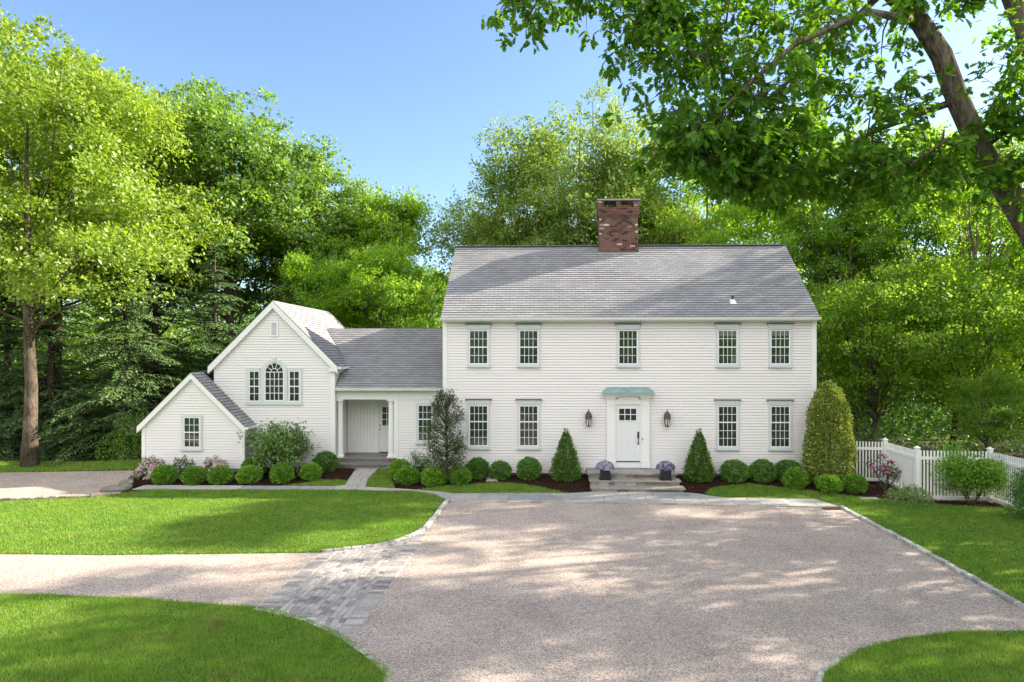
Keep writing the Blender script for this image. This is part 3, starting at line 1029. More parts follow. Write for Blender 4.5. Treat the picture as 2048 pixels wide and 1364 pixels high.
# windows -------------------------------------------------------------------
def window_meshes(gw, z0, z1, cols, up, lo, hood=True, y=0.0, case=.052):
    """Meshes of a double-hung window, local x centred, wall plane at y = 0."""
    d = {}
    x = gw / 2
    mb = MB()
    mb.frame(-x - case, x + case, z0 - .04, z1 + .075, case, -.05, -.001)
    if hood:
        mb.box(-x - case - .02, x + case + .02, -.058, -.001, z1 + .077, z1 + .205)
    d['window'] = mb.data('window', M['casing'])
    if hood:
        mb = MB()
        mb.prism([(-x - .135, z1 + .207), (x + .135, z1 + .207), (x + .135, z1 + .232), (-x - .135, z1 + .232)], -.105, -.001)
        d['hood'] = mb.data('hood', M['metal_dark'])
    mb = MB()
    mb.box(-x - case - .03, x + case + .03, -.085, -.001, z0 - .115, z0 - .042)
    d['sill'] = mb.data('sill', M['casing'])
    zr = z0 + (z1 - z0) * lo / (up + lo)
    def sash(a, b, rows, yy):
        mb = MB()
        mb.frame(-x, x, a, b, .036, yy - .014, yy)
        iw = gw - .084
        for c in range(1, cols):
            px = -x + .042 + iw * c / cols
            mb.box(px - .008, px + .008, yy - .010, yy, a + .042, b - .042)
        ih = b - a - .084
        for r in range(1, rows):
            pz = a + .042 + ih * r / rows
            mb.box(-x + .042, x - .042, yy - .012, yy - .002, pz - .008, pz + .008)
        return mb.data('sash', M['sash'])
    d['sash_top'] = sash(zr - .02, z1, up, -.026)
    d['sash_bottom'] = sash(z0, zr + .02, lo, -.0205)
    mb = MB()
    mb.face([(-x + .03, -.0203, zr - .01), (x - .03, -.0203, zr - .01), (x - .03, -.0203, z1 - .02), (-x + .03, -.0203, z1 - .02)][::1])
    mb.face([(-x + .03, -.0193, z0 + .02), (x - .03, -.0193, z0 + .02), (x - .03, -.0193, zr - .012), (-x + .03, -.0193, zr - .012)])
    d['pane'] = mb.data('pane', M['glass'])
    return d

def place_window(d, x, y, label=None):
    w = bpy.data.objects.new('window', d['window'])
    COL.objects.link(w)
    w.parent = H
    w.location = (x, y - 25 - .015, 0)
    if label:
        w['label'] = label
    for k in ('hood', 'sill', 'sash_top', 'sash_bottom', 'pane'):
        if k in d:
            c = bpy.data.objects.new('sash' if k.startswith('sash') else k, d[k])
            COL.objects.link(c)
            c.parent = w
            if k == 'pane':     # no two old panes hang quite true
                zc = sum(v.co.z for v in d[k].vertices) / len(d[k].vertices)
                ax = random.uniform(-.005, .006)
                c.rotation_euler = (ax, 0, random.uniform(-.009, .009))
                c.location = (0, .004 + zc * math.sin(ax), 0)
    return w
upw = window_meshes(.70, 4.295, 5.545, 4, 2, 2)
low = window_meshes(.70, 1.29, 2.79, 4, 2, 3)
M['blind'] = mat_plain('pale blind behind glass', (0.16, 0.165, 0.16), 0.12, 0.3, 6, 0.6)
def blind(w, za, zb, half=.29):
    mb = MB()
    mb.box(-half, half, -.0218, -.0205, za, zb)
    o = bpy.data.objects.new('blind', mb.data('blind', M['blind']))
    COL.objects.link(o)
    o.parent = w
for x in (-2.81, -0.97, 2.65, 6.25, 8.14):
    w_ = place_window(upw, x, YF)
    if x > 5:
        blind(w_, 5.33, 5.50)
for x in (-2.81, -0.97, 6.25, 8.14):
    place_window(low, x, YF)

# front door, pilasters, entablature and copper hood -------------------------------------
DX0, DX1 = 2.22, 3.08
mb = MB()
mb.box(DX0, DX1, 24.962, 24.995, .76, 2.78)
# raised stiles / rails and two tall panels
def raised(x0, x1, z0, z1, y, w=.02, dep=.008):
    mb.frame(x0, x1, z0, z1, w, y - dep, y - .0005)
    mb.box(x0 + .05, x1 - .05, y - dep * .8, y - .0005, z0 + .05, z1 - .05)
raised(DX0 + .13, DX0 + .41, .99, 2.12, 24.962)
raised(DX1 - .41, DX1 - .13, .99, 2.12, 24.962)
door = mb.build('door', M['door'], H, label='pale front door with six small panes')
mb = MB()
gx0, gx1, gz0, gz1 = DX0 + .105, DX1 - .13, 2.25, 2.68
mb.frame(gx0 - .025, gx1 + .025, gz0 - .025, gz1 + .025, .028, 24.944, 24.9605)
for c in (1, 2):
    px = gx0 + (gx1 - gx0) * c / 3
    mb.box(px - .012, px + .012, 24.946, 24.9605, gz0, gz1)
pz = (gz0 + gz1) / 2
mb.box(gx0, gx1, 24.948, 24.9585, pz - .012, pz + .012)
mb.build('muntin', M['sash'], door)
mb = MB()
mb.face([(gx0 - .01, 24.9595, gz0 - .01), (gx1 + .01, 24.9595, gz0 - .01), (gx1 + .01, 24.9595, gz1 + .01), (gx0 - .01, 24.9595, gz1 + .01)])
mb.build('pane', M['glass'], door)
mb = MB()
hx = DX1 - .06
mb.box(hx - .03, hx + .03, 24.94, 24.9615, 1.60, 1.84)
mb.tube([(hx, 24.945, 1.62), (hx, 24.90, 1.56), (hx, 24.90, 1.46), (hx, 24.945, 1.41)], [.012, .014, .014, .012], 8)
mb.box(hx - .025, hx + .025, 24.945, 24.9615, 1.37, 1.44)
mb.lathe([(.028, 1.73), (.028, 1.79)], hx, 24.93, 10)
mb.build('handle', M['black'], door)
mb = MB()
mb.box(DX0, DX1, 24.93, 24.962, .735, .768)
mb.build('threshold', M['black'], door)

mb = MB()
mb.box(DX0 - .03, DX1 + .03, 24.95, 24.994, .53, .734)         # kick board
mb.box(DX0 - .05, DX0 - .002, 24.94, 24.994, .735, 2.83)
mb.box(DX1 + .002, DX1 + .05, 24.94, 24.994, .735, 2.83)
mb.box(DX0 - .05, DX1 + .05, 24.94, 24.994, 2.832, 3.02)
for x0, x1 in ((1.88, 2.168), (3.132, 3.42)):
    mb.box(x0, x1, 24.90, 24.994, .53, 3.02)
    mb.box(x0 - .02, x1 + .02, 24.88, 24.9, .53, .80)
    mb.box(x0 - .012, x1 + .012, 24.885, 24.899, 2.80, 2.83)
    for i, (a, b) in enumerate(((.0, .05), (.05, .09), (.09, .12))):
        e = .02 + .035 * i
        mb.box(x0 - e, x1 + e, 24.89 - e, 24.994, 3.022 + a, 3.022 + b)
mb.box(2.27, 3.03, 24.93, 24.994, 3.022, 3.14)
sur = mb.build('door_surround', M['trim'], H)
mb = MB()
for i in range(4):
    e = .05 * i
    mb.box(1.86 - e * .6, 3.44 + e * .6, 24.80 - e, 24.994, 3.143 + i * .03, 3.172 + i * .03)
mb.build('cornice', M['trim'], sur)
mb = MB()
zt, zb_ = 3.45, 3.265
mb.mesh([(1.70, 24.60, zb_), (3.60, 24.60, zb_), (3.60, 24.98, zb_), (1.70, 24.98, zb_),
         (1.80, 24.72, zb_ + .10), (3.50, 24.72, zb_ + .10), (1.93, 24.90, zt), (3.37, 24.90, zt), (3.40, 24.98, zt), (1.90, 24.98, zt), (3.52, 24.98, zb_ + .1), (1.78, 24.98, zb_ + .1)],
        [(0, 1, 5, 4), (4, 5, 7, 6), (6, 7, 8, 9), (1, 2, 10, 5), (5, 10, 8, 7), (0, 4, 11, 3), (4, 6, 9, 11), (0, 3, 2, 1)])
mb.build('copper_hood', M['verdigris'], sur, label='blue green weathered copper hood over the front door')
mb = MB()
mb.box(3.155, 3.18, 24.88, 24.899, 1.54, 1.62)
mb.build('doorbell', M['metal_dark'], sur)

# side wing ------------------------------------------------------------------
WX0, WX1, WA, WY = -13.18, -8.50, -10.84, 26.0
WZE, WZR = 4.27, 6.66
siding([(WX0, .27), (WX1, .27), (WX1, WZE), (WA, WZR - .05), (WX0, WZE)], (0, WY, 0), (1, 0, 0), (0, -1, 0), 'tall gabled front wall of the side wing')
siding([(WY, .27), (32.3, .27), (32.3, WZE), (WY, WZE)], (WX1, 0, 0), (0, 1, 0), (1, 0, 0), 'right wall of the side wing')
siding([(WY, .27), (32.3, .27), (32.3, WZE), (WY, WZE)], (WX0, 0, 0), (0, 1, 0), (-1, 0, 0), 'left wall of the side wing')
siding([(WX0, .27), (WX1, .27), (WX1, WZE), (WA, WZR - .05), (WX0, WZE)], (0, 32.3, 0), (1, 0, 0), (0, 1, 0), 'rear gable of the side wing')
mb = MB()
mb.box(WX1 - .13, WX1 + .022, WY - .032, WY, .26, WZE - .06)
mb.box(WX1 + .022, WX1 + .042, WY - .032, WY + .1, .26, WZE - .06)
mb.build('corner_board', M['trim'], H)
def gable_roof_y(name, ax, zr, xe, ze, y0, y1, label=None):
    """One slope of a roof whose ridge runs back along Y."""
    mb = MB()
    V = Vector((ax - xe, 0, zr - ze))
    s = 1 if xe > ax else -1
    N = Vector((V.z * s, 0, abs(V.x)))
    lap_surface(mb, [(y0, 0), (y1, 0), (y1, V.length), (y0, V.length)], (xe, 0, ze), (0, 1, 0), V, N, .145, .022)
    return mb, V
mb, V = gable_roof_y('r', WA, WZR + .06, -8.30, 4.20, 25.84, 32.45)
mb2, V = gable_roof_y('r', WA, WZR + .06, -13.38, 4.20, 25.84, 32.45)
mb.mesh(mb2.v, mb2.f)
mb.uv[-len(mb2.uv):] = mb2.uv
wroof = mb.build('roof', M['shingle'], H, label='steep shingled roof of the side wing')
def rake(xe, ze, xa, za, y0, y1, wdt, parent):
    """Board along a gable edge, top edge just under the shingles."""
    mb = MB()
    dx, dz = xa - xe, za - ze
    L = math.hypot(dx, dz)
    nz = abs(dx) / L
    dv = wdt / nz
    mb.prism([(xe, ze - .012), (xa, za - .012), (xa, za - dv), (xe, ze - dv)] if xe < xa else [(xe, ze - .012), (xe, ze - dv), (xa, za - dv), (xa, za - .012)], y0, y1)
    return mb.build('rake_board', M['trim'], parent)
rake(-8.32, 4.20, WA, WZR + .055, 25.86, 25.98, .20, wroof)
rake(-13.36, 4.20, WA, WZR + .055, 25.86, 25.98, .20, wroof)
mb = MB()
mb.prism([(-8.66, 4.13), (-8.32, 4.20), (-8.32, 4.0), (-8.66, 4.0)], 25.87, 25.985)
mb.prism([(-8.47, 3.98), (-8.28, 4.18), (-8.28, 4.10), (-8.44, 3.94)], 25.99, 32.3)
mb.build('eave_return', M['trim'], wroof)
# eave gutter of the wing
mb = MB()
mb.box(-8.30, -8.19, 25.84, 32.3, 4.10, 4.19)
mb.build('gutter', M['trim'], H)

def arch_pts(cx, zc, r, n=18, a0=0.0, a1=math.pi):
    return [(cx + r * math.cos(a0 + (a1 - a0) * i / n), zc + r * math.sin(a0 + (a1 - a0) * i / n)) for i in range(n + 1)]
def ring(mb, cx, zc, r0, r1, y0, y1, n=18):
    a, b = arch_pts(cx, zc, r0, n), arch_pts(cx, zc, r1, n)
    for i in range(n):
        q = [a[i], b[i], b[i + 1], a[i + 1]]
        mb.prism(q, y0, y1)
cx, zs = -10.81, 3.98            # spring line of the arch
WALL_Y, WY = WY, WY - .009
gr = .385
mb = MB()
ring(mb, cx, zs, gr, gr + .115, WY - .055, WY - .001)
# keystone
mb.prism([(cx - .045, zs + gr - .01), (cx + .045, zs + gr - .01), (cx + .075, zs + gr + .19), (cx - .075, zs + gr + .19)], WY - .075, WY - .056)
for sx in (-1, 1):
    a, b = (cx - gr - .115, cx - gr) if sx < 0 else (cx + gr, cx + gr + .115)
    mb.box(a, b, WY - .055, WY - .001, 2.84, zs)
    # side light casing
    sx0, sx1 = (-11.80, -11.38) if sx < 0 else (-10.24, -9.82)
    o0, o1 = (sx0 - .085, sx0) if sx < 0 else (sx1, sx1 + .085)
    mb.box(o0, o1, WY - .05, WY - .001, 2.84, 4.13)
    mb.box(sx0, sx1, WY - .05, WY - .001, 4.03, 4.13)
mb.box(-11.92, -9.70, WY - .06, WY - .001, 2.72, 2.838)
pw = mb.build('palladian_window', M['casing'], H, label='arched window with a narrow window on each side')
mb = MB()
ring(mb, cx, zs, gr - .045, gr, WY - .034, WY - .02)
for sx in (-1, 1):
    a, b = (cx - gr, cx - gr + .045) if sx < 0 else (cx + gr - .045, cx + gr)
    mb.box(a, b, WY - .034, WY - .02, 2.85, zs)
mb.box(cx - gr + .045, cx + gr - .045, WY - .034, WY - .02, 2.85, 2.90)
mb.box(cx - gr + .045, cx + gr - .045, WY - .032, WY - .021, zs - .013, zs + .013)
for c in (1, 2, 3):
    px = cx - gr + .045 + (2 * gr - .09) * c / 4
    mb.box(px - .011, px + .011, WY - .030, WY - .021, 2.90, zs - .013)
for r in (1, 2, 3):
    pz = 2.90 + (zs - 2.90) * r / 4
    mb.box(cx - gr + .045, cx + gr - .045, WY - .033, WY - .0235, pz - .011, pz + .011)
ring(mb, cx, zs, .125, .147, WY - .032, WY - .021, 10)
for k in range(1, 5):
    an = math.pi * k / 5
    mb.bar((cx + .146 * math.cos(an), WY - .027, zs + .146 * math.sin(an)), (cx + (gr - .04) * math.cos(an), WY - .027, zs + (gr - .04) * math.sin(an)), .02, .010)
mb.build('sash', M['sash'], pw)
mb = MB()
mb.face([(cx - gr + .02, WY - .0205, 2.86), (cx + gr - .02, WY - .0205, 2.86)] + [(p[0], WY - .0205, p[1]) for p in arch_pts(cx, zs, gr - .02)])
mb.build('pane', M['glass'], pw)
for sx0, sx1 in ((-11.80, -11.38), (-10.24, -9.82)):
    mb = MB()
    zm = 3.43
    for a, b, yy in ((2.845, zm + .02, WY - .022), (zm - .02, 4.03, WY - .027)):
        mb.frame(sx0, sx1, a, b, .035, yy - .012, yy)
        mx = (sx0 + sx1) / 2
        mb.box(mx - .01, mx + .01, yy - .010, yy, a + .035, b - .035)
        mz = (a + b) / 2
        mb.box(sx0 + .035, sx1 - .035, yy - .0115, yy - .002, mz - .01, mz + .01)
    mb.build('sash', M['sash'], pw)
    mb = MB()
    mb.face([(sx0 + .02, WY - .0205, 2.86), (sx1 - .02, WY - .0205, 2.86), (sx1 - .02, WY - .0205, 4.01), (sx0 + .02, WY - .0205, 4.01)])
    mb.build('pane', M['glass'], pw)
# louvre vent
WY = WALL_Y
mb = MB()
mb.frame(-10.97, -10.66, 5.35, 5.93, .055, WY - .05, WY - .001)
lv = mb.build('louvre_vent', M['trim'], H)
mb = MB()
for k in range(8):
    z = 5.415 + k * .057
    mb.mesh([(-10.914, WY - .045, z), (-10.716, WY - .045, z), (-10.716, WY - .02, z + .04), (-10.914, WY - .02, z + .04)], [(0, 1, 2, 3)])
mb.build('louvre', M['casing'], lv)

# small gabled lean-to -------------------------------------------------------
SX0, SX1, SA, SY = -15.50, -11.68, -13.60, 25.2
SZE, SZR = 2.0, 3.93
siding([(SX0, .38), (SX1, .38), (SX1, SZE - .02), (SA, SZR - .05), (SX0, SZE - .02)], (0, SY, 0), (1, 0, 0), (0, -1, 0), 'front wall of the small gable at the left')
siding([(SY, .38), (WY, .38), (WY, SZE), (SY, SZE)], (SX1, 0, 0), (0, 1, 0), (1, 0, 0), 'short return wall of the small gable')
siding([(SY, .38), (30, .38), (30, SZE), (SY, SZE)], (SX0, 0, 0), (0, 1, 0), (-1, 0, 0), 'left wall of the small gable')
mb = MB()
mb.box(SX0 - .02, SX0 + .11, SY - .032, SY, .37, SZE - .08)
mb.build('corner_board', M['trim'], H)
mb = MB()
mb.box(SX1 - .11, SX1 + .02, SY - .032, SY, .37, SZE - .08)
mb.box(SX1 + .02, SX1 + .04, SY - .032, SY + .1, .37, SZE - .08)
mb.build('corner_board', M['trim'], H)
mb, V = gable_roof_y('r', SA, 3.98, -11.53, 1.96, 25.05, 25.995)
mb2, V = gable_roof_y('r', SA, 3.98, -15.67, 1.96, 25.05, 30.2)
mb.mesh(mb2.v, mb2.f)
mb.uv[-len(mb2.uv):] = mb2.uv
sroof = mb.build('roof', M['shingle'], H, label='small shingled roof of the left gable')
rake(-11.55, 1.96, SA, 3.975, 25.07, 25.19, .17, sroof)
rake(-15.65, 1.96, SA, 3.975, 25.07, 25.19, .17, sroof)
mb = MB()
mb.box(-11.54, -11.43, 25.05, 25.99, 1.86, 1.95)
mb.build('gutter', M['trim'], H)
mb = MB()
mb.tube([(-11.48, 25.2, 1.87), (-11.58, 25.16, 1.75), (-11.60, 25.14, 1.6), (-11.60, 25.14, .45), (-11.55, 25.02, .36)], [.03] * 5, 8)
mb.build('downspout', M['trim'], H)
shw = window_meshes(.62, 1.17, 2.31, 3, 2, 2, hood=False, case=.07)
place_window(shw, -13.60, SY, 'window of the small gable')

# recessed porch link ---------------------------------------------------------
LY = 26.2
siding([(-6.08, .31), (XL, .31), (XL, 3.18), (-6.08, 3.18)], (0, LY, 0), (1, 0, 0), (0, -1, 0), 'narrow wall between porch and main block')
mb = MB()
mb.box(-8.48, XL - .04, LY - .03, LY + .12, 2.92, 3.27)
mb.box(-6.22, -6.07, LY - .03, LY + .12, .31, 2.918)
mb.build('porch_beam', M['trim'], H)
gutter(-8.44, XL - .05, 25.93, 3.27, H)
mb = MB()
mb.box(-8.48, XL - .04, 25.93, LY - .031, 3.25, 3.272)
mb.build('soffit', M['trim'], H)
e, r = Vector((0, 25.90, 3.36)), Vector((0, 29.2, 5.78))
V = r - e
mb = MB()
Ls = V.length
vz_ = lambda z: (z - 3.36) / (5.78 - 3.36) * Ls
lap_surface(mb, [(-8.42, 0), (XL - .03, 0), (XL - .03, Ls), (-9.85, Ls), (-8.45, vz_(4.38))], e, (1, 0, 0), V, (0, -V.z, V.y), .145, .022)
lroof = mb.build('roof', M['shingle'], H, label='shingled roof over the recessed porch')
mb = MB()
mb.face([(-9.85, 29.2, 5.78), (XL - .03, 29.2, 5.78), (XL - .03, 31.5, 4.2), (-9.85, 31.5, 4.2)])
mb.build('roof_back', M['shingle'], lroof)
mb = MB()   # porch back wall of vertical boards, side wall, ceiling
x = -8.46
while x < -7.30:
    w = min(.135, -7.27 - x)
    mb.box(x, x + w - .006, 27.58, 27.66, .67, 3.0)
    x += .135
mb.box(-6.30, -6.10, 27.58, 27.66, .67, 3.0)
mb.box(-7.27, -6.30, 27.58, 27.66, 2.76, 3.0)
mb.box(-6.20, -6.12, LY + .121, 27.58, .67, 3.0)
mb.box(-8.48, -6.10, LY + .121, 27.7, 3.002, 3.06)
mb.build('porch_wall', M['trim'], H)
mb = MB()
mb.box(-7.18, -6.30, 27.60, 27.64, .70, 2.68)
pdoor = mb.build('door', M['door'], H, label='white glazed door at the back of the porch')
mb = MB()
mb.box(-7.27, -7.18, 27.56, 27.66, .67, 2.76)
mb.box(-7.18, -6.30, 27.56, 27.66, 2.682, 2.758)
mb.build('door_frame', M['trim'], pdoor)
mb = MB()
mb.frame(-7.09, -6.42, 1.72, 2.57, .05, 27.575, 27.5995)
for c in (1, 2):
    px = -7.04 + .57 * c / 3
    mb.box(px - .012, px + .012, 27.58, 27.5985, 1.77, 2.52)
for q in (1, 2):
    pz = 1.77 + .75 * q / 3
    mb.box(-7.04, -6.47, 27.578, 27.5975, pz - .012, pz + .012)
mb.frame(-7.06, -6.80, .85, 1.55, .03, 27.59, 27.5995)
mb.frame(-6.72, -6.46, .85, 1.55, .03, 27.59, 27.5995)
mb.build('muntin', M['sash'], pdoor)
mb = MB()
mb.face([(-7.05, 27.5983, 1.75), (-6.45, 27.5983, 1.75), (-6.45, 27.5983, 2.54), (-7.05, 27.5983, 2.54)])
mb.build('pane', M['glass'], pdoor)
mb = MB()
mb.tube([(-7.13, 27.6, 1.62), (-7.13, 27.55, 1.62), (-7.13, 27.535, 1.62)], [.014, .014, .03], 10)
mb.build('handle', M['metal_dark'], pdoor)
mb = MB()
mb.box(-7.15, -7.11, 27.585, 27.5995, 1.74, 1.80)
mb.build('lock', M['metal_dark'], pdoor)
for xx in (-8.35, -6.36):
    mb = MB()
    mb.box(xx - .14, xx + .14, 26.16, 26.44, .671, .72)
    mb.lathe([(.135, .72), (.14, .75), (.125, .79), (.115, .80), (.115, 1.3), (.098, 2.75), (.115, 2.77), (.10, 2.80), (.125, 2.85)], xx, 26.30, 22)
    mb.box(xx - .135, xx + .135, 26.165, 26.435, 2.85, 2.918)
    mb.build('column', M['trim'], H, smooth=False)
linkw = window_meshes(.55, 1.32, 2.72, 3, 2, 3, hood=False, case=.07)
place_window(linkw, -5.02, LY, 'narrow window beside the porch')

# porch steps ------------------------------------------------------------------
def stone_steps(name, label, parts, loc):
    t = thing(name, loc, label, 'steps')
    for nm, mat, boxes in parts:
        mb = MB()
        for b in boxes:
            mb.box(*b)
        mb.build(nm, mat, t)
    return t
M['treadstone'] = mat_island('bluestone tread', [(0, (0.27, 0.275, 0.28)), (0.5, (0.35, 0.34, 0.335)), (1, (0.40, 0.385, 0.36))], 0.7, 10, 0.25, 0.4, 0.35)
M['treaddark'] = mat_island('dark bluestone tread', [(0, (0.20, 0.185, 0.175)), (1, (0.26, 0.245, 0.235))], 0.7, 10, 0.25, 0.4, 0.35)
stone_steps('porch_steps', 'dark stone steps up to the recessed side porch', [
    ('landing', M['treaddark'], [(-8.47, -6.13, 26.08, 27.58, .61, .668)]),
    ('riser', M['treaddark'], [(-8.44, -6.15, 26.13, 26.5, .2, .609)]),
    ('tread', M['treaddark'], [(-8.50, -6.05, 25.74, 26.129, .44, .495)]),
    ('riser', M['treaddark'], [(-8.46, -6.09, 25.79, 26.12, .1, .439)])], (-7.3, 26, 0))

fs = thing('front_steps', (2.75, 24, 0), 'wide bluestone front steps with field stone risers below the front door', 'steps')
random.seed(21)
def flag_top(x0, x1, y0, y1, z0, z1, cuts, rows=1):
    mb = MB()
    ys = [y0 + (y1 - y0) * i / rows for i in range(rows + 1)]
    for r in range(rows):
        xs = [x0] + sorted(x0 + (x1 - x0) * (c + random.uniform(-.06, .06)) for c in cuts[r]) + [x1]
        for i in range(len(xs) - 1):
            a = 0.004 if i else 0
            b = 0.004 if i < len(xs) - 2 else 0
            c_ = .004 if r else 0
            d_ = .004 if r < rows - 1 else 0
            mb.box(xs[i] + a, xs[i + 1] - b, ys[r] + c_, ys[r + 1] - d_, z0, z1)
    return mb
def riser_stones(x0, x1, y, z0, z1, yb):
    mb = MB()
    x = x0
    mb.box(x0 + .01, x1 - .01, y + .03, yb, z0 - .05, z1 - .001)
    while x < x1 - .02:
        w = min(random.uniform(.14, .42), x1 - x)
        mb.box(x + .005, x + w - .005, y - random.uniform(0, .008), y + .03, z0, z1 - .001)
        x += w
    return mb
flag_top(1.13, 4.25, 23.9, 24.99, .45, .5, [(.22, .5, .8), (.15, .42, .63, .85), (.3, .55)], 3).build('landing', M['treadstone'], fs)
riser_stones(1.17, 4.21, 23.94, .333, .45, 24.95).build('riser', M['fieldstone'], fs)
flag_top(1.16, 4.29, 23.4, 23.938, .29, .333, [(.3, .62)]).build('tread', M['treadstone'], fs)
riser_stones(1.20, 4.25, 23.44, .167, .29, 23.93).build('riser', M['fieldstone'], fs)
flag_top(1.18, 4.35, 22.92, 23.438, .12, .167, [(.22, .70)]).build('tread', M['treadstone'], fs)
riser_stones(1.22, 4.31, 22.96, .0, .12, 23.43).build('riser', M['fieldstone'], fs)

# wall lanterns -------------------------------------------------------------------
def lantern(x, label):
    t = thing('wall_lantern', (x, 24.98, 2.33), label, 'lantern', 'wall lanterns by the front door')
    y = 24.84
    mb = MB()
    mb.box(x - .055, x + .055, 24.955, 24.982, 2.18, 2.52)
    mb.tube([(x, 24.96, 2.50), (x, 24.90, 2.56), (x, y, 2.60)], [.012] * 3, 8)
    mb.build('backplate', M['metal_dark'], t)
    mb = MB()
    mb.lathe([(.135, 2.37), (.125, 2.40), (.115, 2.46), (.09, 2.52), (.05, 2.57), (.02, 2.61), (.012, 2.64), (.004, 2.68)], x, y, 12)
    mb.build('lantern_roof', M['metal_dark'], t)
    mb = MB()
    for k in range(6):
        an = math.pi * 2 * k / 6 + math.pi / 6
        mb.bar((x + .118 * math.cos(an), y + .118 * math.sin(an), 2.37), (x + .075 * math.cos(an), y + .075 * math.sin(an), 2.07), .016, .016, (math.cos(an), math.sin(an), 0))
    mb.lathe([(.125, 2.345), (.13, 2.355), (.13, 2.369)], x, y, 12)
    mb.lathe([(.02, 2.02), (.085, 2.05), (.085, 2.075)], x, y, 12)
    mb.build('lantern_cage', M['metal_dark'], t)
    mb = MB()
    mb.lathe([(.068, 2.076), (.106, 2.343)], x, y, 6, True)
    gl = mb.build('lantern_glass', M['lampglass'], t)
    mb = MB()
    for dx in (-.045, .045):
        mb.lathe([(.014, 2.09), (.014, 2.2), (.018, 2.22), (.008, 2.27)], x + dx, y - .092, 8)
    mb.build('candle', M['candle'], t)
lantern(1.21, 'black wall lantern left of the front door')
lantern(4.05, 'black wall lantern right of the front door')

# planters with petunias -------------------------------------------------------------
def planter(x, y, z, label, seed):
    t = thing('planter', (x, y, z), label, 'planter', 'flower planters on the front steps')
    h, w = .40, .17
    mb = MB()
    mb.box(x - w, x + w, y - w, y + w, z + .03, z + h - .05)
    mb.box(x - w - .03, x + w + .03, y - w - .03, y + w + .03, z + .001, z + .045)
    mb.box(x - w - .012, x + w + .012, y - w - .012, y + w + .012, z + h - .075, z + h - .045)
    mb.box(x - w - .03, x + w + .03, y - w - .03, y + w + .03, z + h - .044, z + h)
    mb.frame(x - w + .01, x + w - .01, z + .07, z + h - .10, .045, y - w - .014, y - w - .001)
    mb.build('planter_box', M['black'], t)
    r = np.random.default_rng(seed)
    n = 900
    d = unit(r.normal(size=(n, 3)))
    d[:, 2] = np.abs(d[:, 2]) * .9 - .25
    c = np.array([x, y, z + h + .03])
    P = c + d * np.array([.28, .28, .22]) * r.uniform(.7, 1.0, n)[:, None]
    link('foliage', leaf_data('foliage', P, d + r.normal(size=(n, 3)) * .6, r.normal(size=(n, 3)) + d, .06, .035, M['boxdeep']), t)
    n = 800
    d = unit(r.normal(size=(n, 3)))
    d[:, 2] = np.abs(d[:, 2]) * 1.0 - .2
    P = c + d * np.array([.31, .31, .25]) * r.uniform(.9, 1.08, n)[:, None]
    link('flowers', leaf_data('flowers', P, np.cross(d, r.normal(size=(n, 3))), d + r.normal(size=(n, 3)) * .3, .055, .055, M['petunia'], 0.05), t)
planter(1.72, 23.64, .333, 'black square planter of violet and white petunias, left one on the steps', 3)
planter(3.80, 23.64, .333, 'black square planter of violet and white petunias, right one on the steps', 4)

# ------------------------------------------------------------------ picket fence
fence = thing('picket_fence', (11.5, 23, 0), 'white vinyl picket fence turning corners beyond the house', 'fence')
FP = [(9.45, 24.4), (11.50, 24.15), (11.46, 21.98), (13.62, 21.80), (13.60, 17.6)]
FT = 1.66
for (px, py) in FP[1:]:
    mb = MB()
    mb.box(px - .062, px + .062, py - .062, py + .062, gz(py) - .1, FT + .0)
    p_ = mb.build('post', M['vinyl'], fence)
    mb = MB()
    mb.lathe([(.10, FT), (.115, FT + .012), (.115, FT + .03), (.085, FT + .045), (.012, FT + .085)], px, py, 4, True)
    mb.build('post_cap', M['vinyl'], p_)
for i in range(len(FP) - 1):
    a, b = Vector((*FP[i], 0)), Vector((*FP[i + 1], 0))
    d = (b - a).normalized()
    a2, b2 = a + d * .063, b - d * .063
    n = Vector((-d.y, d.x, 0))
    mb = MB()
    zb0, zb1 = gz(a.y), gz(b.y)
    for zz, hh in ((.12, .10), (FT - .30, .09)):
        pa, pb = a2.copy(), b2.copy()
        pa.z, pb.z = (zz + (zb0 if zz < .5 else 0), zz + (zb1 if zz < .5 else 0))
        mb.bar(pa, pb, hh, .05, tuple(n))
    L = (b2 - a2).length
    k = int(L / .098)
    for j in range(k):
        p = a2 + d * ((j + .5) * L / k)
        z0 = gz(p.y) + .10
        q = p.copy()
        q.z = z0
        r_ = p.copy()
        r_.z = FT - .06
        mb.bar(q, r_, .046, .022, tuple(n))
    mb.build('fence_panel', M['vinyl'], fence)

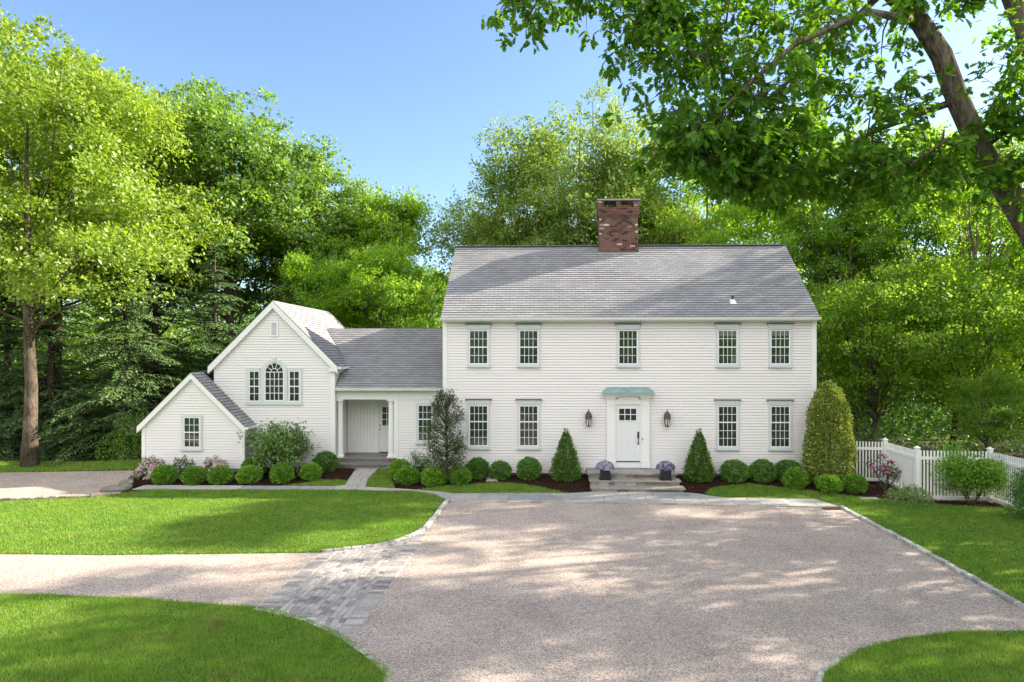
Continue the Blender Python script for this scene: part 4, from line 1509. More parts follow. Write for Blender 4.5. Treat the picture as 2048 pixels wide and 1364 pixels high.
# ------------------------------------------------------------------ shrubs and plants
def shell_mesh(name, seed, prof, h, n, leaf, wid, mat, lump=.08, depth=.25, up=.3, freq=3.0, base=0.02):
    """Clipped shrub: leaves spread through the outer layer of a body of revolution, prof(t) = radius at height t*h."""
    r = np.random.default_rng(seed)
    m = n * 3
    t = r.uniform(0, 1, m)
    pr = np.array([prof(a) for a in t])
    keep = r.uniform(0, pr.max(), m) < (pr + .06 * pr.max())
    t, pr = t[keep][:n], pr[keep][:n]
    n = len(t)
    an = r.uniform(0, 2 * math.pi, n)
    ph = r.uniform(0, 6, 4)
    lumpv = 1 + lump * (np.sin(an * freq + ph[0] + t * 5) * np.sin(t * freq * 3.1 + ph[1]) + .6 * np.sin(an * freq * 2.3 + ph[2] - t * 9)) + r.normal(size=n) * lump * .4
    q = 1 - depth * r.uniform(0, 1, n) ** 1.7
    rad = pr * lumpv * q
    z = base + t * h * (1 + r.normal(size=n) * lump * .3)
    P = np.stack([np.cos(an) * rad, np.sin(an) * rad, z], 1)
    e = 0.02
    sl = np.array([(prof(min(1, a + e)) - prof(max(0, a - e))) / (2 * e * h) for a in t])
    O = unit(np.stack([np.cos(an), np.sin(an), -sl], 1))
    T = O + r.normal(size=(n, 3)) * .55 + np.array([0, 0, up])
    N = np.cross(T, r.normal(size=(n, 3))) * .7 + O * 1.2 + np.array([0, 0, .5])
    L = leaf * r.uniform(.7, 1.25, n)
    return leaf_data(name, P, T, N, L, L * wid, mat)

ball = lambda t: max(.0, (1 - abs(2 * t - .86) ** 2.3 / (1.14 ** 2.3 if t > .43 else .86 ** 2.3 * 2.4))) ** .5 if True else 0
def ballprof(r):
    def f(t):
        c = .45
        u = (t - c) / (1 - c) if t > c else (c - t) / c * .78
        return r * math.sqrt(max(0.0, 1 - u * u))
    return f

BOX = [shell_mesh('boxwood', 40 + i, ballprof(.40), .62, 3600, .068, .62, M['box'], .11, .30) for i in range(3)]
DEEP = [shell_mesh('boxwood', 60 + i, ballprof(.46), .78, 4600, .068, .6, M['boxdeep'], .10, .30) for i in range(2)]
GB = 'clipped round shrubs edging the beds'
box_list = [
    (-13.75, 23.62, .95, 'B', 'bright round boxwood in front of the left pale pink azalea'),
    (-12.67, 23.60, .97, 'B', 'bright round boxwood in front of the plain green azalea at the small gable'),
    (-11.76, 23.66, .93, 'B', 'bright round boxwood in front of the right pale pink azalea'),
    (-10.79, 23.75, .97, 'B', 'bright round boxwood in front of a second boxwood by the wing corner'),
    (-11.05, 24.75, .98, 'B', 'round boxwood behind another, tucked at the corner of the small gable'),
    (-9.67, 23.85, .95, 'B', 'bright round boxwood in front of the multi stemmed olive shrub'),
    (-8.76, 24.25, .86, 'B', 'bright round boxwood at the tip of the left bed by the grass'),
    (-8.62, 25.35, .90, 'D', 'dark round shrub beside the porch steps'),
    (-5.16, 23.72, 1.0, 'B', 'bright round boxwood nearest the porch walk, at the left end of the middle bed'),
    (-5.60, 24.55, .92, 'B', 'round boxwood behind the bed edge near the bare twiggy shrub'),
    (-4.23, 23.62, .98, 'B', 'bright round boxwood in front of the tall open evergreen'),
    (-3.34, 23.75, .90, 'B', 'bright round boxwood just right of the tall open evergreen'),
    (-2.80, 24.50, .84, 'D', 'deep green round shrub under the first lower window'),
    (-1.98, 24.46, .84, 'D', 'deep green round shrub between the two left lower windows'),
    (-0.94, 24.46, .88, 'D', 'deep green round shrub under the second lower window'),
    (6.32, 24.30, .97, 'D', 'deep green round shrub next to the right conical yew'),
    (7.31, 24.28, .97, 'D', 'deep green round shrub in the middle of the three right of the door'),
    (8.21, 24.34, .98, 'D', 'deep green round shrub next to the tall holly'),
    (8.17, 23.50, .97, 'B', 'bright round boxwood at the grass edge in front of the holly'),
    (9.14, 23.06, .97, 'B', 'bright round boxwood between two others at the grass edge by the fence'),
    (9.99, 23.06, .92, 'B', 'bright round boxwood at the right end of the row before the pink rhododendron'),
]
random.seed(8)
for i, (x, y, s, k, lab) in enumerate(box_list):
    me = (BOX if k == 'B' else DEEP)[i % (3 if k == 'B' else 2)]
    o = bpy.data.objects.new('boxwood_shrub', me)
    o.location = (x, y, gz(y))
    o.rotation_euler = (0, 0, random.uniform(0, 6.28))
    o.scale = (s * random.uniform(.92, 1.09), s * random.uniform(.92, 1.09), s * random.uniform(.88, 1.06))
    COL.objects.link(o)
    tag(o, lab, 'shrub', GB)

def cone_prof(r):
    return lambda t: r * (1.0 - .35 * max(0, .12 - t) / .12) * max(0.02, (1 - t)) ** .78
yew_me = shell_mesh('yew', 77, cone_prof(.54), 1.70, 8000, .085, .34, M['yew'], .17, .35, .25, 5)
for x, y, lab, rz in ((.38, 24.36, 'conical green yew left of the front steps', 0), (5.09, 24.34, 'conical green yew right of the front steps', 2.1)):
    o = bpy.data.objects.new('yew_shrub', yew_me)
    o.location = (x, y, gz(y))
    o.rotation_euler = (0, 0, rz)
    COL.objects.link(o)
    tag(o, lab, 'shrub', 'conical yews flanking the front steps')

def holly_prof(t):
    return .82 * (.78 + .22 * min(1, t / .2)) * (1 - max(0, t - .25) / .75 * .42) * math.sqrt(max(0.0, 1 - max(0, (t - .70) / .30) ** 2.0))
hol = thing('holly_tree', (9.53, 24.05, gz(24.05)), 'tall columnar holly with glossy yellow green leaves at the house corner', 'shrub')
link('foliage', shell_mesh('foliage', 91, holly_prof, 3.45, 15000, .10, .55, M['holly'], .08, .4, .2, 4), hol, world=False)
mb = MB()
mb.tube([(0, 0, -.1), (.03, .02, 1.2), (-.02, 0, 2.4), (0, 0, 3.2)], [.06, .05, .03, .01], 7)
link('trunk', mb.data('trunk', M['twig']), hol, world=False)

def branchy(seed, stems, levels=3, spread=.5, up=.6, shrink=.68, kids=3, sides=5, wob=.12):
    """Grow twiggy stems; returns (MB of wood, list of (tip, direction))."""
    r = np.random.default_rng(seed)
    mb = MB()
    tips = []
    def grow(p, d, L, rad, lv):
        pts, rr = [p], [rad]
        q, dd = p.copy(), d.copy()
        for k in range(3):
            dd = unit(dd + r.normal(size=3) * wob + np.array([0, 0, up * .08]))
            q = q + dd * L / 3
            pts.append(q.copy())
            rr.append(rad * (1 - .13 * (k + 1)))
        mb.tube(pts, rr, sides if lv > 1 else 4, False)
        if lv == 0:
            tips.append((q, dd))
            return
        for k in range(kids):
            f = r.uniform(.4, 1.0)
            i = min(2, int(f * 3))
            st = pts[i] + (pts[i + 1] - pts[i]) * (f * 3 - i)
            nd_ = unit(dd + r.normal(size=3) * spread + np.array([0, 0, up * .3]))
            grow(st, nd_, L * shrink * r.uniform(.8, 1.15), rad * .58, lv - 1)
        tips.append((q, dd))
    for p, d, L, rad in stems:
        grow(np.array(p, float), unit(np.array(d, float)), L, rad, levels)
    return mb, tips

def tip_leaves(name, seed, tips, per, leaf, wid, mat, sc=.12, droop=0.0):
    r = np.random.default_rng(seed)
    P = np.repeat(np.array([t[0] for t in tips]), per, 0)
    D = np.repeat(np.array([t[1] for t in tips]), per, 0)
    n = len(P)
    P = P + r.normal(size=(n, 3)) * sc
    T = D * .5 + r.normal(size=(n, 3)) * .8 + np.array([0, 0, -droop])
    N = r.normal(size=(n, 3)) * .6 + np.array([0, 0, 1.0])
    L = leaf * r.uniform(.7, 1.25, n)
    return leaf_data(name, P, T, N, L, L * wid, mat)

def shrub_thing(name, x, y, label, wood, foliage, flowers=None, rz=0.0, cat='shrub', group=None):
    t = thing(name, (x, y, gz(y)), label, cat, group, rz)
    if wood is not None:
        link('stem', wood, t, world=False)
    if foliage is not None:
        link('foliage', foliage, t, world=False)
    if flowers is not None:
        link('flowers', flowers, t, world=False)
    return t

# multi-stemmed olive shrub before the wing
mb, tips = branchy(5, [((.05 * k - .1, .03 * k, -.05), (.55 * math.cos(k * 1.26), .55 * math.sin(k * 1.26), 1), .85, .035) for k in range(5)], 3, .55, .5, .72, 3)
sel = [t for t in tips if t[0][2] > .35]
shrub_thing('broadleaf_shrub', -10.2, 24.95, 'large rounded olive green shrub with dark stems before the wing', mb.data('stem', M['bark_dark']),
            tip_leaves('foliage', 6, sel, 42, .13, .45, M['olive'], .17))
# tall open evergreen with its stem showing
stems = [((0, 0, -.05), (0.02, 0, 1), 1.3, .055), ((.05, .02, -.05), (.12, .05, 1), .9, .04), ((-.05, 0, -.05), (-.15, 0, 1), .8, .035)]
mb = MB()
mb.tube([(0, 0, -.05), (.03, 0, .9), (-.02, .02, 1.9), (.01, 0, 3.1)], [.06, .05, .035, .012], 7)
r_ = np.random.default_rng(15)
tp = []
for k in range(150):
    z = r_.uniform(.25, 3.1)
    an = r_.uniform(0, 6.28)
    R_ = .64 * (1 - max(0, (z - 1.7) / 1.75) ** 2.2) * (1 if z > .7 else .8) * r_.uniform(.75, 1.05)
    p0 = np.array([0, 0, z * .85])
    p2 = np.array([math.cos(an) * R_, math.sin(an) * R_, z + .12])
    pm = (p0 + p2) / 2 + np.array([0, 0, -.04]) + r_.normal(size=3) * .03
    mb.tube([p0, pm, p2], [.014, .009, .004], 4, False)
    tp.append((p2, unit(p2 - p0)))
    for q in range(3):
        p3 = pm + (p2 - pm) * r_.uniform(.2, .9) + r_.normal(size=3) * .1
        mb.tube([pm + (p2 - pm) * .2, p3], [.006, .003], 3, False)
        tp.append((p3, unit(p3 - p0)))
shrub_thing('open_evergreen', -3.85, 23.98, 'tall thin domed evergreen with sparse leaves and a visible stem', mb.data('stem', M['twig']),
            tip_leaves('foliage', 16, tp, 15, .065, .5, M['sparse'], .07))
# bare twiggy shrub
mb, tips = branchy(25, [((.04 * k - .08, .02 * k, -.05), (.5 * math.cos(k * 1.3 + .4), .5 * math.sin(k * 1.3), 1), .42, .016) for k in range(6)], 3, .6, .4, .74, 3, 4)
shrub_thing('twiggy_shrub', -5.22, 25.2, 'grey brown twiggy shrub with almost no leaves beside the porch wall', mb.data('stem', M['twig']),
            tip_leaves('foliage', 26, tips[::3], 2, .05, .5, M['sparse'], .05))
mb, tips = branchy(27, [((.04 * k - .08, .02 * k, -.05), (.4 * math.cos(k * 1.3 + .4), .4 * math.sin(k * 1.3), 1), .5, .016) for k in range(5)], 2, .6, .4, .72, 3, 4)
shrub_thing('leafy_shrub', -4.72, 24.75, 'loose dark green shrub between the twiggy one and the tall evergreen', mb.data('stem', M['twig']),
            tip_leaves('foliage', 28, tips, 14, .06, .5, M['boxdeep'], .09))
# azaleas at the small gable
def mound(name, seed, rx, h, nl, nf, label, x, y, petal, leafm, group=None):
    r = np.random.default_rng(seed)
    fl = None
    if nf:
        nt_ = nf // 9
        d = unit(r.normal(size=(nt_, 3)))
        d[:, 2] = np.abs(d[:, 2]) * 1.1 + .02
        d = unit(d)
        C = d * np.array([rx, rx, h]) * r.uniform(.88, 1.05, nt_)[:, None]
        P = np.repeat(C, 9, 0) + r.normal(size=(nt_ * 9, 3)) * .028
        D = np.repeat(d, 9, 0)
        fl = leaf_data('flowers', P, np.cross(D, r.normal(size=P.shape)), D + r.normal(size=P.shape) * .4, .06, .055, petal, .06)
    d = unit(r.normal(size=(nl, 3)))
    d[:, 2] = np.abs(d[:, 2])
    P = d * np.array([rx, rx, h]) * (1 - .45 * r.uniform(0, 1, nl) ** 1.6)[:, None] * (1 + .12 * np.sin(d[:, 0:1] * 9 + d[:, 1:2] * 7)) + np.array([0, 0, .02])
    fo = leaf_data('foliage', P, d + r.normal(size=(nl, 3)) * .7 + np.array([0, 0, .3]), d + r.normal(size=(nl, 3)) * .5 + np.array([0, 0, .5]), .075 * r.uniform(.7, 1.2, nl), .03, leafm)
    return shrub_thing(name, x, y, label, None, fo, fl, 0, 'shrub', group)
mound('azalea', 31, .50, .68, 1500, 1500, 'pale pink flowering azalea at the left corner of the small gable', -14.75, 24.5, M['pinkflower'], M['boxdeep'], 'azaleas before the small gable')
mound('azalea', 32, .52, .66, 1500, 1500, 'pale pink flowering azalea at the right corner of the small gable', -12.45, 24.55, M['pinkflower'], M['boxdeep'], 'azaleas before the small gable')
mound('azalea', 33, .46, .66, 1300, 0, 'green azalea without flowers between the two pink ones', -13.65, 24.6, M['pinkflower'], M['sparse'], 'azaleas before the small gable')
# magenta rhododendron at the fence
mb, tips = branchy(35, [((.03 * k, .02 * k, -.05), (.6 * math.cos(k * 1.5 + .2), .5 * math.sin(k * 1.5), 1), .62, .02) for k in range(5)], 2, .5, .4, .66, 2, 5)
up_ = [t for t in tips if t[0][2] > .6]
r_ = np.random.default_rng(36)
fl_t = up_[::3][:13]
PF = np.repeat(np.array([t[0] for t in fl_t]), 34, 0)
dF = unit(r_.normal(size=PF.shape))
dF[:, 2] = np.abs(dF[:, 2])
shrub_thing('rhododendron', 11.0, 23.2, 'leggy rhododendron with magenta flower heads in front of the fence', mb.data('stem', M['twig']),
            tip_leaves('foliage', 37, tips, 9, .15, .3, M['sparse'], .04, .3),
            leaf_data('flowers', PF + dF * .085 + np.array([0, 0, .05]), np.cross(dF, r_.normal(size=PF.shape)), dF, .075, .07, M['magenta'], .06))
mound('low_shrub', 41, .66, .52, 1900, 0, 'low spreading light green shrub at the lawn edge below the fence', 11.0, 21.55, None, M['olive'])
# big vase shaped shrub before the fence
mb, tips = branchy(43, [((.05 * math.cos(k), .05 * math.sin(k), -.05), (.5 * math.cos(k * .9), .5 * math.sin(k * .9), 1), .78, .022) for k in range(7)], 3, .5, .35, .66, 3, 4)
sel = [t for t in tips if t[0][2] > .55]
shrub_thing('vase_shrub', 12.85, 21.5, 'big rounded green shrub with bare lower stems in front of the fence', mb.data('stem', M['twig']),
            tip_leaves('foliage', 44, sel, 46, .085, .5, M['box'], .15))
o = link('evergreen_shrub', shell_mesh('evergreen_shrub', 46, lambda t: .95 * math.sqrt(max(0, 1 - (1.7 * t - .7) ** 2 if t > .41 else 1 - (.41 - t) ** 2 * 2)), 1.5, 9000, .075, .45, M['boxdeep'], .16, .35, .3, 4))
o.location = (13.75, 19.3, 0)
tag(o, 'dark evergreen shrub cut by the right edge of the picture', 'shrub')
mound('grey_shrub', 47, .9, 1.5, 2600, 0, 'grey green bush behind the fence near the holly', 12.2, 27.0, None, M['sparse'])
mound('woodland_shrub', 48, 1.3, 1.9, 3600, 0, 'light green bush at the left side of the small gable', -17.2, 27.6, None, M['box'])

# small things on the ground ------------------------------------------------------------
def path_light():
    x, y = -14.62, 23.12
    z = gz(y)
    t = thing('path_light', (x, y, z), 'small dark lantern on a short post at the left tip of the bed', 'lamp')
    mb = MB()
    mb.tube([(x, y, z), (x, y, z + .16)], [.02, .02], 8)
    mb.build('post', M['metal_dark'], t)
    mb = MB()
    mb.lathe([(.06, z + .16), (.075, z + .17), (.07, z + .18), (.06, z + .30)], x, y, 6, True)
    mb.build('lantern_body', M['lampglass'], t)
    mb = MB()
    mb.lathe([(.11, z + .30), (.09, z + .34), (.03, z + .39), (.012, z + .44)], x, y, 6, True)
    mb.build('cap', M['metal_dark'], t)
path_light()
def boulder(x, y, s, sz, seed, label):
    bm = bmesh.new()
    bmesh.ops.create_icosphere(bm, subdivisions=3, radius=1)
    rr = np.random.default_rng(seed)
    k = rr.normal(size=(5, 3)) * 1.6
    for v in bm.verts:
        d = sum(math.sin(v.co.dot(Vector(q)) * 1.7 + i) for i, q in enumerate(k)) * .05
        v.co = Vector((v.co.x * s[0], v.co.y * s[1], v.co.z * s[2])) * (1 + d)
    me = bpy.data.meshes.new('boulder')
    bm.to_mesh(me)
    bm.free()
    me.materials.append(M['boulder'])
    o = link('boulder', me)
    o.location = (x, y, gz(y) + sz)
    tag(o, label, 'rock', 'rocks at the left tip of the bed')
boulder(-14.98, 22.70, (.45, .22, .13), .05, 1, 'long flat mossy rock at the left tip of the bed')
boulder(-15.1, 23.55, (.20, .16, .12), .04, 2, 'small rock behind the path light beside the gravel')
boulder(-14.75, 22.98, (.26, .16, .16), .05, 3, 'rounded rock right under the small path light')
mb = MB()
mb.box(8.02, 8.55, 20.62, 20.82, .004, .022)
for k in range(9):
    mb.box(8.05 + k * .055, 8.085 + k * .055, 20.64, 20.80, .022, .03)
tag(mb.build('drain_grate', M['rust']), 'rusty drain grate in the gravel corner by the path end', 'grate')
mb = MB()
mb.box(9.75, 10.3, 22.02, 22.28, .0, .05)
tag(mb.build('stepping_stone', M['bluestone']), 'pale flat stone at the mulch edge below the boxwoods by the fence', 'paving stone')
for x0, y0, lab in ((-2.45, 24.02, 'flat stepping stone in the mulch nearer the lawn'), (-2.75, 24.42, 'flat stepping stone in the mulch nearer the house wall')):
    mb = MB()
    slab(mb, [(x0, y0), (x0 + .42, y0 + .02), (x0 + .40, y0 + .30), (x0 + .02, y0 + .32)], .05, .05, .015)
    tag(mb.build('stepping_stone', M['bluestone']), lab, 'paving stone', 'stepping stones in the mulch')

# ------------------------------------------------------------------ trees
def decid(seed, Ht, cb, rx, ncl=420, lpc=80, leaf=.14, asp=.55, cr=.75, tr=.3, flat=.6, up=.8, lobes=10, top=.8, fork=None, nlimb=18, sides=8, droop=.25, ntwig=150, lean=(0, 0), wob=.5, limbk=1.0, leafmat='leaf_maple', bark='bark_grey'):
    """Returns (trunk mesh, crown mesh) of a broadleaf tree standing at the origin."""
    r = np.random.default_rng(seed)
    zc, rz = (Ht + cb) / 2, (Ht - cb) / 2
    cen = [np.array([lean[0] * .6, lean[1] * .6, zc])]
    rad = [np.array([.70 * rx, .70 * rx, .82 * rz])]
    for k in range(lobes):
        an = 2 * math.pi * (k + r.uniform(-.3, .3)) / lobes * 1.9
        zz = r.uniform(-.75, .95)
        w = math.sqrt(max(0, 1 - zz * zz)) * (1.0 - .35 * max(0, zz) * top)
        cen.append(np.array([math.cos(an) * w * rx * .62 + lean[0], math.sin(an) * w * rx * .62 + lean[1], zc + zz * rz * .72]))
        s = r.uniform(.30, .46)
        rad.append(np.array([s * rx, s * rx, s * rx * r.uniform(.65, .95)]))
    wt = np.array([a.prod() ** .67 for a in rad])
    wt /= wt.sum()
    ci = r.choice(len(cen), ncl * 2, p=wt)
    d = unit(r.normal(size=(ncl * 2, 3)))
    q = .62 + .38 * r.uniform(0, 1, ncl * 2) ** .8
    C = np.array(cen)[ci] + d * np.array(rad)[ci] * q[:, None]
    C = C[(C[:, 2] > cb) & (C[:, 2] < Ht)][:ncl]
    ncl = len(C)
    crs = cr * r.uniform(.38, 1.35, ncl)
    cnt = (lpc * (crs / cr) ** 1.6).astype(int) + 6
    idx = np.repeat(np.arange(ncl), cnt)
    n = len(idx)
    # every clump is made of tufts, every tuft of leaves that share a rough facing
    NT = 17
    to = r.normal(size=(ncl * NT, 3))
    to[:, 2] = np.where(r.uniform(0, 1, ncl * NT) < .74, np.abs(to[:, 2]), to[:, 2])
    to = unit(to)
    toff = to * (r.uniform(.15, 1, ncl * NT) ** .4)[:, None] * (1 + .18 * r.normal(size=ncl * NT))[:, None]
    toff[:, 2] *= flat
    tn = to * .8 + np.array([0, 0, up * .6]) + r.normal(size=to.shape) * .42
    ti = idx * NT + (NT * r.uniform(0, 1, n) ** 1.15).astype(int)
    od = to[ti]
    P = C[idx] + toff[ti] * crs[idx][:, None] + r.normal(size=(n, 3)) * np.array([1, 1, .7]) * (.19 * crs[idx])[:, None]
    P[:, 2] -= droop * crs[idx] * (toff[ti][:, 0] ** 2 + toff[ti][:, 1] ** 2)
    out_ = unit(P - np.array([0, 0, zc - rz * .3]))
    N = out_ * .3 + tn[ti] + r.normal(size=(n, 3)) * .34
    T = unit(od * .8 + r.normal(size=(n, 3)) * .7 + np.array([0, 0, -.35]))
    # leafy shoots that break the outline
    ns = max(20, ncl // 2)
    j = r.integers(0, ncl, ns)
    dsh = unit(unit(C[j] - np.array([0, 0, zc - rz * .4])) + r.normal(size=(ns, 3)) * .4 + np.array([0, 0, .5]))
    k = 12
    f = np.tile(np.linspace(.55, 1.0, k), ns)
    dr, jr = np.repeat(dsh, k, 0), np.repeat(j, k)
    ln_ = np.repeat(crs[j] * r.uniform(.9, 1.25, ns), k)
    P = np.concatenate([P, C[jr] + dr * (f * ln_)[:, None] * np.array([1, 1, .9]) + r.normal(size=(ns * k, 3)) * .07])
    N = np.concatenate([N, dr * .5 + np.array([0, 0, .6]) + r.normal(size=(ns * k, 3)) * .6])
    T = np.concatenate([T, unit(dr + r.normal(size=(ns * k, 3)) * .7)])
    n = len(P)
    L = leaf * r.uniform(.65, 1.3, n)
    crown = leaf_data('crown', P, T, N, L, L * asp, M[leafmat])
    # wood
    mb = MB()
    zt = cb + (Ht - cb) * .72
    npt = 9
    tp = []
    w = np.zeros(2)
    for k in range(npt):
        t = k / (npt - 1)
        w = w + r.normal(size=2) * .018 * Ht * wob
        tp.append(np.array([w[0] + lean[0] * t * t, w[1] + lean[1] * t * t, -.3 + t * (zt + .3)]))
    tp[0][:2] = 0
    tp[1][:2] *= .3
    tr_ = [tr * (1.25 if k == 0 else (1 - .86 * k / (npt - 1))) for k in range(npt)]
    mb.tube(tp, tr_, sides + 2)
    def trunk_at(z):
        z = min(max(z, 0), zt - .1)
        k = int((z + .3) / (zt + .3) * (npt - 1))
        k = min(k, npt - 2)
        f = (z - tp[k][2]) / (tp[k + 1][2] - tp[k][2])
        return tp[k] + (tp[k + 1] - tp[k]) * f, tr_[k] + (tr_[k + 1] - tr_[k]) * f
    samples = []
    sel = r.choice(ncl, min(nlimb, ncl), replace=False)
    for s in sel:
        tgt = C[s]
        z0 = cb * r.uniform(.62, .95) + max(0, tgt[2] - cb) * r.uniform(.25, .55)
        p0, r0 = trunk_at(z0)
        r0 = max(.035, r0 * r.uniform(.34, .56) * limbk)
        hv = (tgt - p0)
        mid = p0 + hv * .5 + np.array([0, 0, -.08 * np.linalg.norm(hv[:2])]) + r.normal(size=3) * .25
        pts = [p0]
        for t in (.2, .4, .6, .8, 1.0):
            b = (1 - t) ** 2 * p0 + 2 * t * (1 - t) * mid + t * t * tgt + r.normal(size=3) * .1
            pts.append(b)
        mb.tube(pts, [r0, r0 * .8, r0 * .62, r0 * .45, r0 * .3, .02], sides - 2, False)
        samples += [(p, r0 * (1 - .14 * i)) for i, p in enumerate(pts)]
    SP = np.array([s[0] for s in samples])
    for s in r.choice(ncl, min(ntwig, ncl), replace=False):
        dd = np.linalg.norm(SP - C[s], axis=1) + np.maximum(0, SP[:, 2] - C[s][2]) * 1.5
        j = int(np.argmin(dd))
        if dd[j] < .2 or dd[j] > 5:
            continue
        a, b = SP[j], C[s]
        m_ = (a + b) / 2 + r.normal(size=3) * .12 * dd[j] + np.array([0, 0, .06 * dd[j]])
        rr = min(.05, samples[j][1] * .5)
        mb.tube([a, m_, b], [rr, rr * .65, .01], 4, False)
    return mb.data('trunk', M[bark], True), crown

def conifer(seed, Ht, R, nb=150, leafmat='needle', low=.02):
    r = np.random.default_rng(seed)
    mb = MB()
    mb.tube([(0, 0, -.3), (.05, 0, Ht * .4), (0, .05, Ht * .8), (0, 0, Ht)], [.2, .14, .07, .01], 8)
    P, T, N = [], [], []
    for k in range(nb):
        t = r.uniform(0, 1) ** 1.15
        z = Ht * (low + (1 - low) * t)
        Lb = R * (1 - t) ** .75 * r.uniform(.65, 1.12) + .2
        an = r.uniform(0, 6.283)
        ex = np.array([math.cos(an), math.sin(an), 0])
        sd = np.array([-math.sin(an), math.cos(an), 0])
        m = max(3, int(Lb / .13))
        pts = []
        for i in range(m + 1):
            u = i / m
            pts.append(np.array([0, 0, z]) + ex * Lb * u + np.array([0, 0, Lb * (.16 * u - .36 * u * u)]) + sd * .08 * Lb * math.sin(u * 3 + k))
        mb.tube([pts[0], pts[m // 2], pts[-1]], [.035, .02, .006], 4, False)
        for i in range(1, m + 1):
            u = i / m
            wl = (.16 + .55 * (1 - u)) * min(1, u * 3 + .25) * min(1.0, Lb * .6)
            for s in (-1, 1):
                nn = 5
                for j in range(nn):
                    f = (j + r.uniform(0, 1)) / nn
                    P.append(pts[i] + sd * s * wl * f + ex * wl * f * .55 + np.array([0, 0, -.30 * wl * f * f + r.normal() * .02]))
                    T.append(sd * s * r.uniform(.2, .9) + ex * r.uniform(.5, 1.0) + np.array([0, 0, -.28 + r.normal() * .2]))
                    N.append(np.array([r.normal() * .3, r.normal() * .3, 1]))
    P, T, N = np.array(P), np.array(T), np.array(N)
    n = len(P)
    L = .17 * r.uniform(.7, 1.3, n)
    return mb.data('trunk', M['bark_dark'], True), leaf_data('crown', P, T, N, L, L * .38, M[leafmat], .04)

V = {}
V['oak'] = decid(101, 17.2, 5.6, 7.2, 235, 300, .18, .62, 1.05, .29, .6, .7, 15, .7, nlimb=20, leafmat='leaf_oak', bark='bark_grey', droop=.35, wob=.12, limbk=.8)
V['maple'] = decid(202, 22.0, 5.0, 7.2, 280, 270, .22, .70, 1.2, .34, .55, .9, 16, .9, nlimb=22, leafmat='leaf_maple', wob=.2)
V['ash'] = decid(303, 22.4, 5.5, 6.6, 205, 250, .25, .42, 1.15, .32, .65, .5, 15, .6, nlimb=24, droop=.55, leafmat='leaf_ash', ntwig=160, wob=.25)
V['lime'] = decid(404, 15.5, 2.5, 4.6, 150, 220, .20, .62, 1.0, .22, .58, .8, 12, .6, nlimb=18, leafmat='leaf_lime')
V['beech'] = decid(505, 10.0, .8, 4.2, 210, 150, .15, .64, .95, .14, .22, 1.3, 12, .4, nlimb=26, leafmat='leaf_beech', bark='bark_dark', droop=.12, ntwig=160)
V['tall'] = decid(606, 17.5, 4.5, 5.2, 150, 210, .19, .62, 1.05, .24, .45, .9, 13, .5, nlimb=24, leafmat='leaf_beech', ntwig=160)
V['airy'] = decid(707, 17.0, 5.0, 5.6, 115, 230, .19, .6, 1.0, .28, .55, .8, 12, .5, nlimb=28, leafmat='leaf_lime', bark='bark_pale', ntwig=100)
V['gappy'] = decid(717, 20.0, 4.5, 6.6, 105, 170, .22, .6, .9, .30, .5, .8, 14, .5, nlimb=26, leafmat='leaf_beech', bark='bark_grey', ntwig=60)
V['high'] = decid(727, 20.8, 12.2, 4.7, 105, 200, .2, .6, .95, .26, .6, .8, 11, .5, nlimb=18, leafmat='leaf_beech', bark='bark_grey', ntwig=50, wob=.2)
V['hemlock'] = conifer(808, 11.0, 3.4, 190)
V['hemlock2'] = conifer(809, 9.0, 3.6, 170)

def tree(kind, name, x, y, s, rz, label, group=None, sz=None):
    t = thing(name, (x, y, gz(y)), label, 'tree', group, rz, (s, s, sz if sz else s))
    link('trunk', V[kind][0], t, world=False)
    link('crown', V[kind][1], t, world=False)
    return t

tree('oak', 'oak_tree', -20.4, 25.9, .96, 0.6, 'tall bright yellow green oak with a thick bare trunk at the left gravel edge')
tree('oak', 'oak_tree', -29.5, 31, 1.1, 2.2, 'yellow green oak half cut by the left picture edge')
tree('oak', 'oak_tree', -24.6, 33.0, 1.14, 4.1, 'yellow green oak rising just behind the nearest left oak')
tree('maple', 'maple_tree', -19.0, 40, 1.0, 1.0, 'large dense green maple rising behind the side wing')
tree('maple', 'maple_tree', -14.4, 44, .80, 2.7, 'smaller green maple leaning right of the large maple')
tree('maple', 'maple_tree', -26.5, 43, .98, 4.0, 'green maple mostly hidden behind the left oaks')
tree('lime', 'young_tree', -11.0, 42.5, .98, 0.4, 'loose yellow green tree against the sky between wing and main block')
tree('lime', 'young_tree', -8.9, 35.6, .70, 2.0, 'low bright yellow green tree just left of the main roof')
tree('lime', 'young_tree', -12.2, 35.8, .66, 3.3, 'short bright tree right behind the ridge of the side wing')
tree('lime', 'young_tree', -9.6, 52, .74, 5.0, 'pale distant tree in the gap left of the main roof')
tree('ash', 'ash_tree', 1.8, 43, 1.05, 0.9, 'tallest tree behind the chimney with drooping pale green leaves')
tree('ash', 'ash_tree', -2.7, 45.5, .86, 3.9, 'blue green tree on the left flank of the tallest one behind the roof')
tree('ash', 'ash_tree', 6.3, 46, .80, 2.2, 'pale tree right of the chimney behind the main roof')
tree('airy', 'open_tree', 9.4, 44, 1.12, 0.3, 'open tree with forked pale limbs behind the right half of the roof')
tree('airy', 'open_tree', 15.2, 40, 1.12, 2.5, 'open tree with forked trunk right beside the house gable')
tree('tall', 'woodland_tree', 19.5, 41, 1.06, 1.0, 'tall green woodland tree above the holly and fence')
tree('tall', 'woodland_tree', 25.5, 41, 1.05, 3.0, 'tall green woodland tree under the leaning oak limb')
tree('tall', 'woodland_tree', 14.5, 50, 1.1, 5.1, 'distant green tree seen through the open tree beside the gable')
tree('tall', 'woodland_tree', 31, 46, 1.2, 4.2, 'tall woodland tree at the right picture edge')
